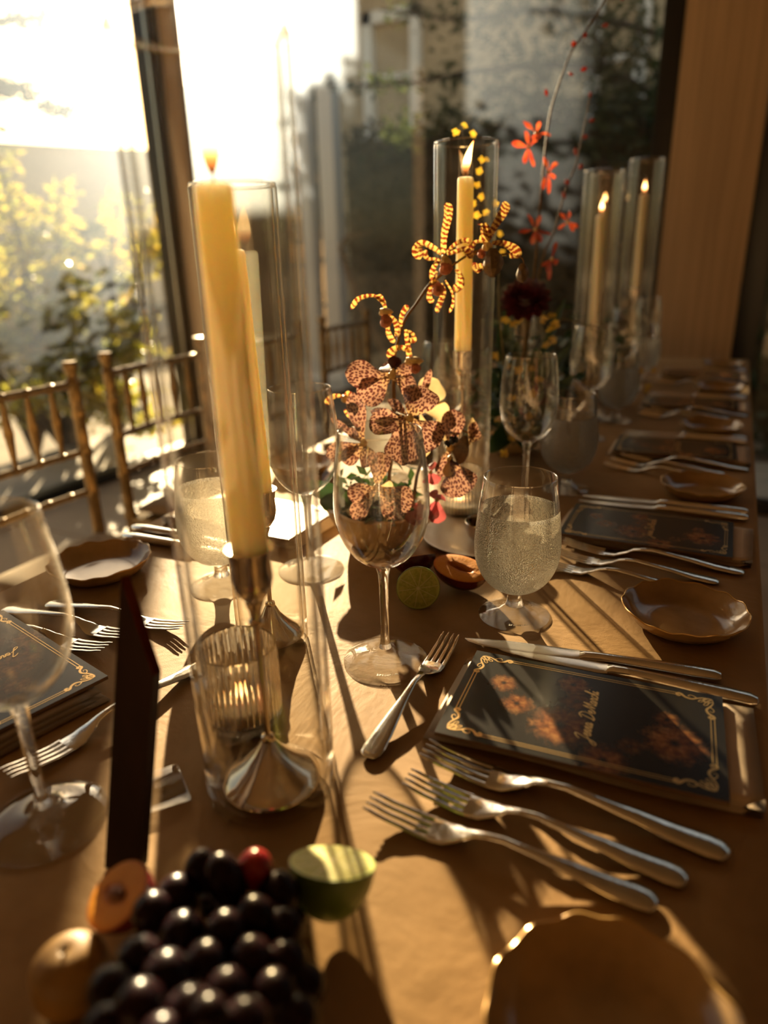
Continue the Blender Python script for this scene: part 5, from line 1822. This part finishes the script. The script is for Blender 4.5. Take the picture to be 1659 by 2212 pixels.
def dahlia(label, c, R, rnd, root):
    t = thing('dahlia', label, 'flower', root, world=True)
    C0 = V(c)
    rs = np.random.RandomState(rnd)
    MB().tube(cr_spline([V(root), (V(root) + C0) / 2 + V((0.01, 0.02, 0)), C0 + CF * 0.01], 10), [0.003, 0.0025], 8).build('stem', M['stem_green'], t)
    nrm = (-CF * 0.8 + CU * 0.35 - CR * 0.2).normalized()
    a = nrm.cross(V((0, 0, 1))).normalized()
    b = nrm.cross(a)
    MB().ball(C0, R * 0.42, 12, 8).build('flower_centre', M['dahlia'], t)
    for ring, (n, el, s) in enumerate(((14, 0.05, 1.0), (14, 0.4, 0.94), (12, 0.75, 0.84), (9, 1.1, 0.7), (6, 1.4, 0.55))):
        for i in range(n):
            th_ = 2 * PI * i / n + ring * 0.3
            d = (a * math.cos(th_) + b * math.sin(th_)) * math.cos(el) + nrm * math.sin(el)
            mb = MB()
            petal(mb, C0 + d * R * 0.25, C0 + d * R * s, R * 0.42, nrm, 0.5, 0.05, 0.02, i, 0.4, 0.6, (5, 4))
            mb.build('petal', M['dahlia'], t, angle=180)
    return t


dahlia('near black dahlia in the second arrangement, above the far wine glass', at(1136, 652, 1.31), 0.050, 1, root2)
dahlia('dark dahlia low in the second arrangement behind the wine glass', at(1168, 850, 1.36), 0.032, 2, root2)
b3 = (-0.36, 1.99, TOP)
bw3 = copy_tree(bw)
bw3.location = b3
tag(bw3, 'cream bowl of the third flower arrangement at the far end of the table', 'bowl')
root3 = (b3[0], b3[1], TOP + 0.05)
dahlia('dark dahlia of the third arrangement among the far candles', at(1330, 700, 2.0), 0.036, 3, root3)
dahlia('small dark dahlia near the far tapers, left of the column', at(1225, 860, 1.9), 0.032, 4, root3)
for k, (rt, lab, tips) in enumerate((
        (root2, 'dark green leaves spilling from the second arrangement', [(1075, 800, 1.3, 34), (1100, 900, 1.26, 46), (1070, 960, 1.25, 46), (1140, 960, 1.28, 40), (1190, 780, 1.36, 36), (1230, 740, 1.4, 30), (1120, 740, 1.38, 40), (1085, 700, 1.4, 36), (1205, 850, 1.36, 46), (1160, 760, 1.34, 40), (1095, 620, 1.38, 28), (1215, 640, 1.4, 26), (1180, 930, 1.3, 44), (1060, 880, 1.28, 40), (1240, 810, 1.4, 34)]),
        (root3, 'dark green leaves of the third arrangement', [(1270, 700, 2.0, 30), (1300, 760, 1.95, 40), (1380, 740, 2.0, 30), (1260, 800, 1.9, 40), (1340, 640, 2.05, 26), (1230, 770, 1.95, 36), (1290, 620, 2.0, 22)]))):
    t = thing('leaf_spray', lab, 'leaves', rt, world=True)
    for i, (u, v, d, w) in enumerate(tips):
        mb = MB()
        petal(mb, rt, at(u, v, d), w * d / FPX, -CF + CU * 0.5 + CR * 0.3 * math.sin(i), 0.25, -0.08, 0.03, i, 0.25, 0.5, (8, 4))
        mb.build('leaf', M['bouquet_leaf'], t, angle=180)
    rs = np.random.RandomState(30 + k)
    c = V(rt) + V((0, 0, 0.05))
    build_leaves([(c.x + rs.normal() * 0.045, c.y + rs.normal() * 0.045, max(TOP + 0.045, c.z + rs.normal() * 0.05)) for _ in range(500)], 0.018, M['bouquet_leaf'], t, 60 + k)

# ------------------------------------------------------------------ chairs


def chair_proto(label):
    """chiavari chair: origin under the middle of the back, seat towards +x"""
    t = thing('banquet_chair', label, 'chair')
    w = 0.19
    H = 0.92

    def post(s):
        y = s * w
        pr = [(0.0, 0.0)]
        path = [V((0.0 - 0.03 * max(0, (z - 0.45) / 0.47) * 0, y, z)) for z in (0, 0.45, H)]
        mb = MB()
        rings = [(0.014, 0.0), (0.0155, 0.45)]
        zz = [0.0]
        prof_ = [(0.0125, 0.0), (0.0150, 0.44), (0.0185, 0.448), (0.0185, 0.458), (0.0155, 0.466)]
        for zb in (0.58, 0.69, 0.79):
            prof_ += [(0.0152, zb - 0.012), (0.0180, zb - 0.006), (0.0165, zb), (0.0180, zb + 0.006), (0.0152, zb + 0.012)]
        prof_ += [(0.0152, 0.862), (0.0185, 0.868), (0.0165, 0.874), (0.0135, 0.880), (0.0130, 0.890), (0.0175, 0.900), (0.0185, 0.912), (0.0165, 0.919), (0.002, 0.920)]
        mb.lathe(prof_, 18, Matrix.Translation((0, y, 0)), cap0=True)
        mb.build('back_post', M['chair_gold'], t)
    post(-1)
    post(1)
    for z, r in ((0.862, 0.0100), (0.690, 0.0090), (0.585, 0.0090)):
        mb = MB()
        n = 25
        mb.tube([(-0.012 * math.sin(PI * i / (n - 1)), -w + 2 * w * i / (n - 1), z) for i in range(n)], [r, r, r * 1.05, r, r], 10)
        for k in range(1, 6):
            y = -w + 2 * w * k / 6
            mb.tube([(-0.012 * math.sin(PI * k / 6), y - 0.008, z), (-0.012 * math.sin(PI * k / 6), y, z), (-0.012 * math.sin(PI * k / 6), y + 0.008, z)], [r, r * 1.28, r], 10)
        mb.build('back_rail', M['chair_gold'], t)
    for k in range(1, 6):
        y = -w + 2 * w * k / 6
        x = -0.012 * math.sin(PI * k / 6)
        pr = [(0.0055, 0.690), (0.0060, 0.705), (0.0105, 0.765), (0.0120, 0.778), (0.0105, 0.791), (0.0060, 0.848), (0.0055, 0.862)]
        MB().lathe(pr, 10, Matrix.Translation((x, y, 0))).build('spindle', M['chair_gold'], t)
    mb = MB()
    mb.box((0.195, 0, 0.440), (0.41, 0.40, 0.022))
    mb.build('seat', M['chair_gold'], t, bevel=0.006)
    mb = MB()
    slab(mb, 0.385, 0.375, 0.450, 0.490, 0.0, 0)
    mb.v = [(x + 0.205, y, max(z, 0.4515)) for x, y, z in mb.v]
    mb.build('cushion', M['cushion'], t, recalc=True, angle=180)
    for s in (-1, 1):
        MB().lathe([(0.0120, 0.0), (0.0145, 0.25), (0.0175, 0.256), (0.0145, 0.262), (0.0150, 0.431)], 14, Matrix.Translation((0.385, s * 0.175, 0)), cap0=True, cap1=True).build('front_leg', M['chair_gold'], t)
        MB().tube([(0.0, s * w, 0.20), (0.385, s * 0.175, 0.20)], 0.008, 8).build('stretcher', M['chair_gold'], t)
    MB().tube([(0.385, -0.175, 0.26), (0.385, 0.175, 0.26)], 0.008, 8).build('stretcher', M['chair_gold'], t)
    return t


ch0 = chair_proto('gold banquet chair at the left edge of the picture, right post near the amber dish')
ch0.location = (-1.45, 1.02, 0.0)
ch0.rotation_euler = (0, 0, R_(0))
ch0['group'] = 'gold banquet chairs'
dup(ch0, (-1.50, 1.56, 0), R_(0), 'gold banquet chair behind the tall hurricane glass, second from the left edge', 'gold banquet chairs')
dup(ch0, (-1.50, 2.14, 0), R_(1), 'gold banquet chair third from the left edge, blurred behind the second hurricane', 'gold banquet chairs')
dup(ch0, (-1.50, 2.70, 0), R_(-1), 'gold banquet chair farthest from the camera on the left side', 'gold banquet chairs')
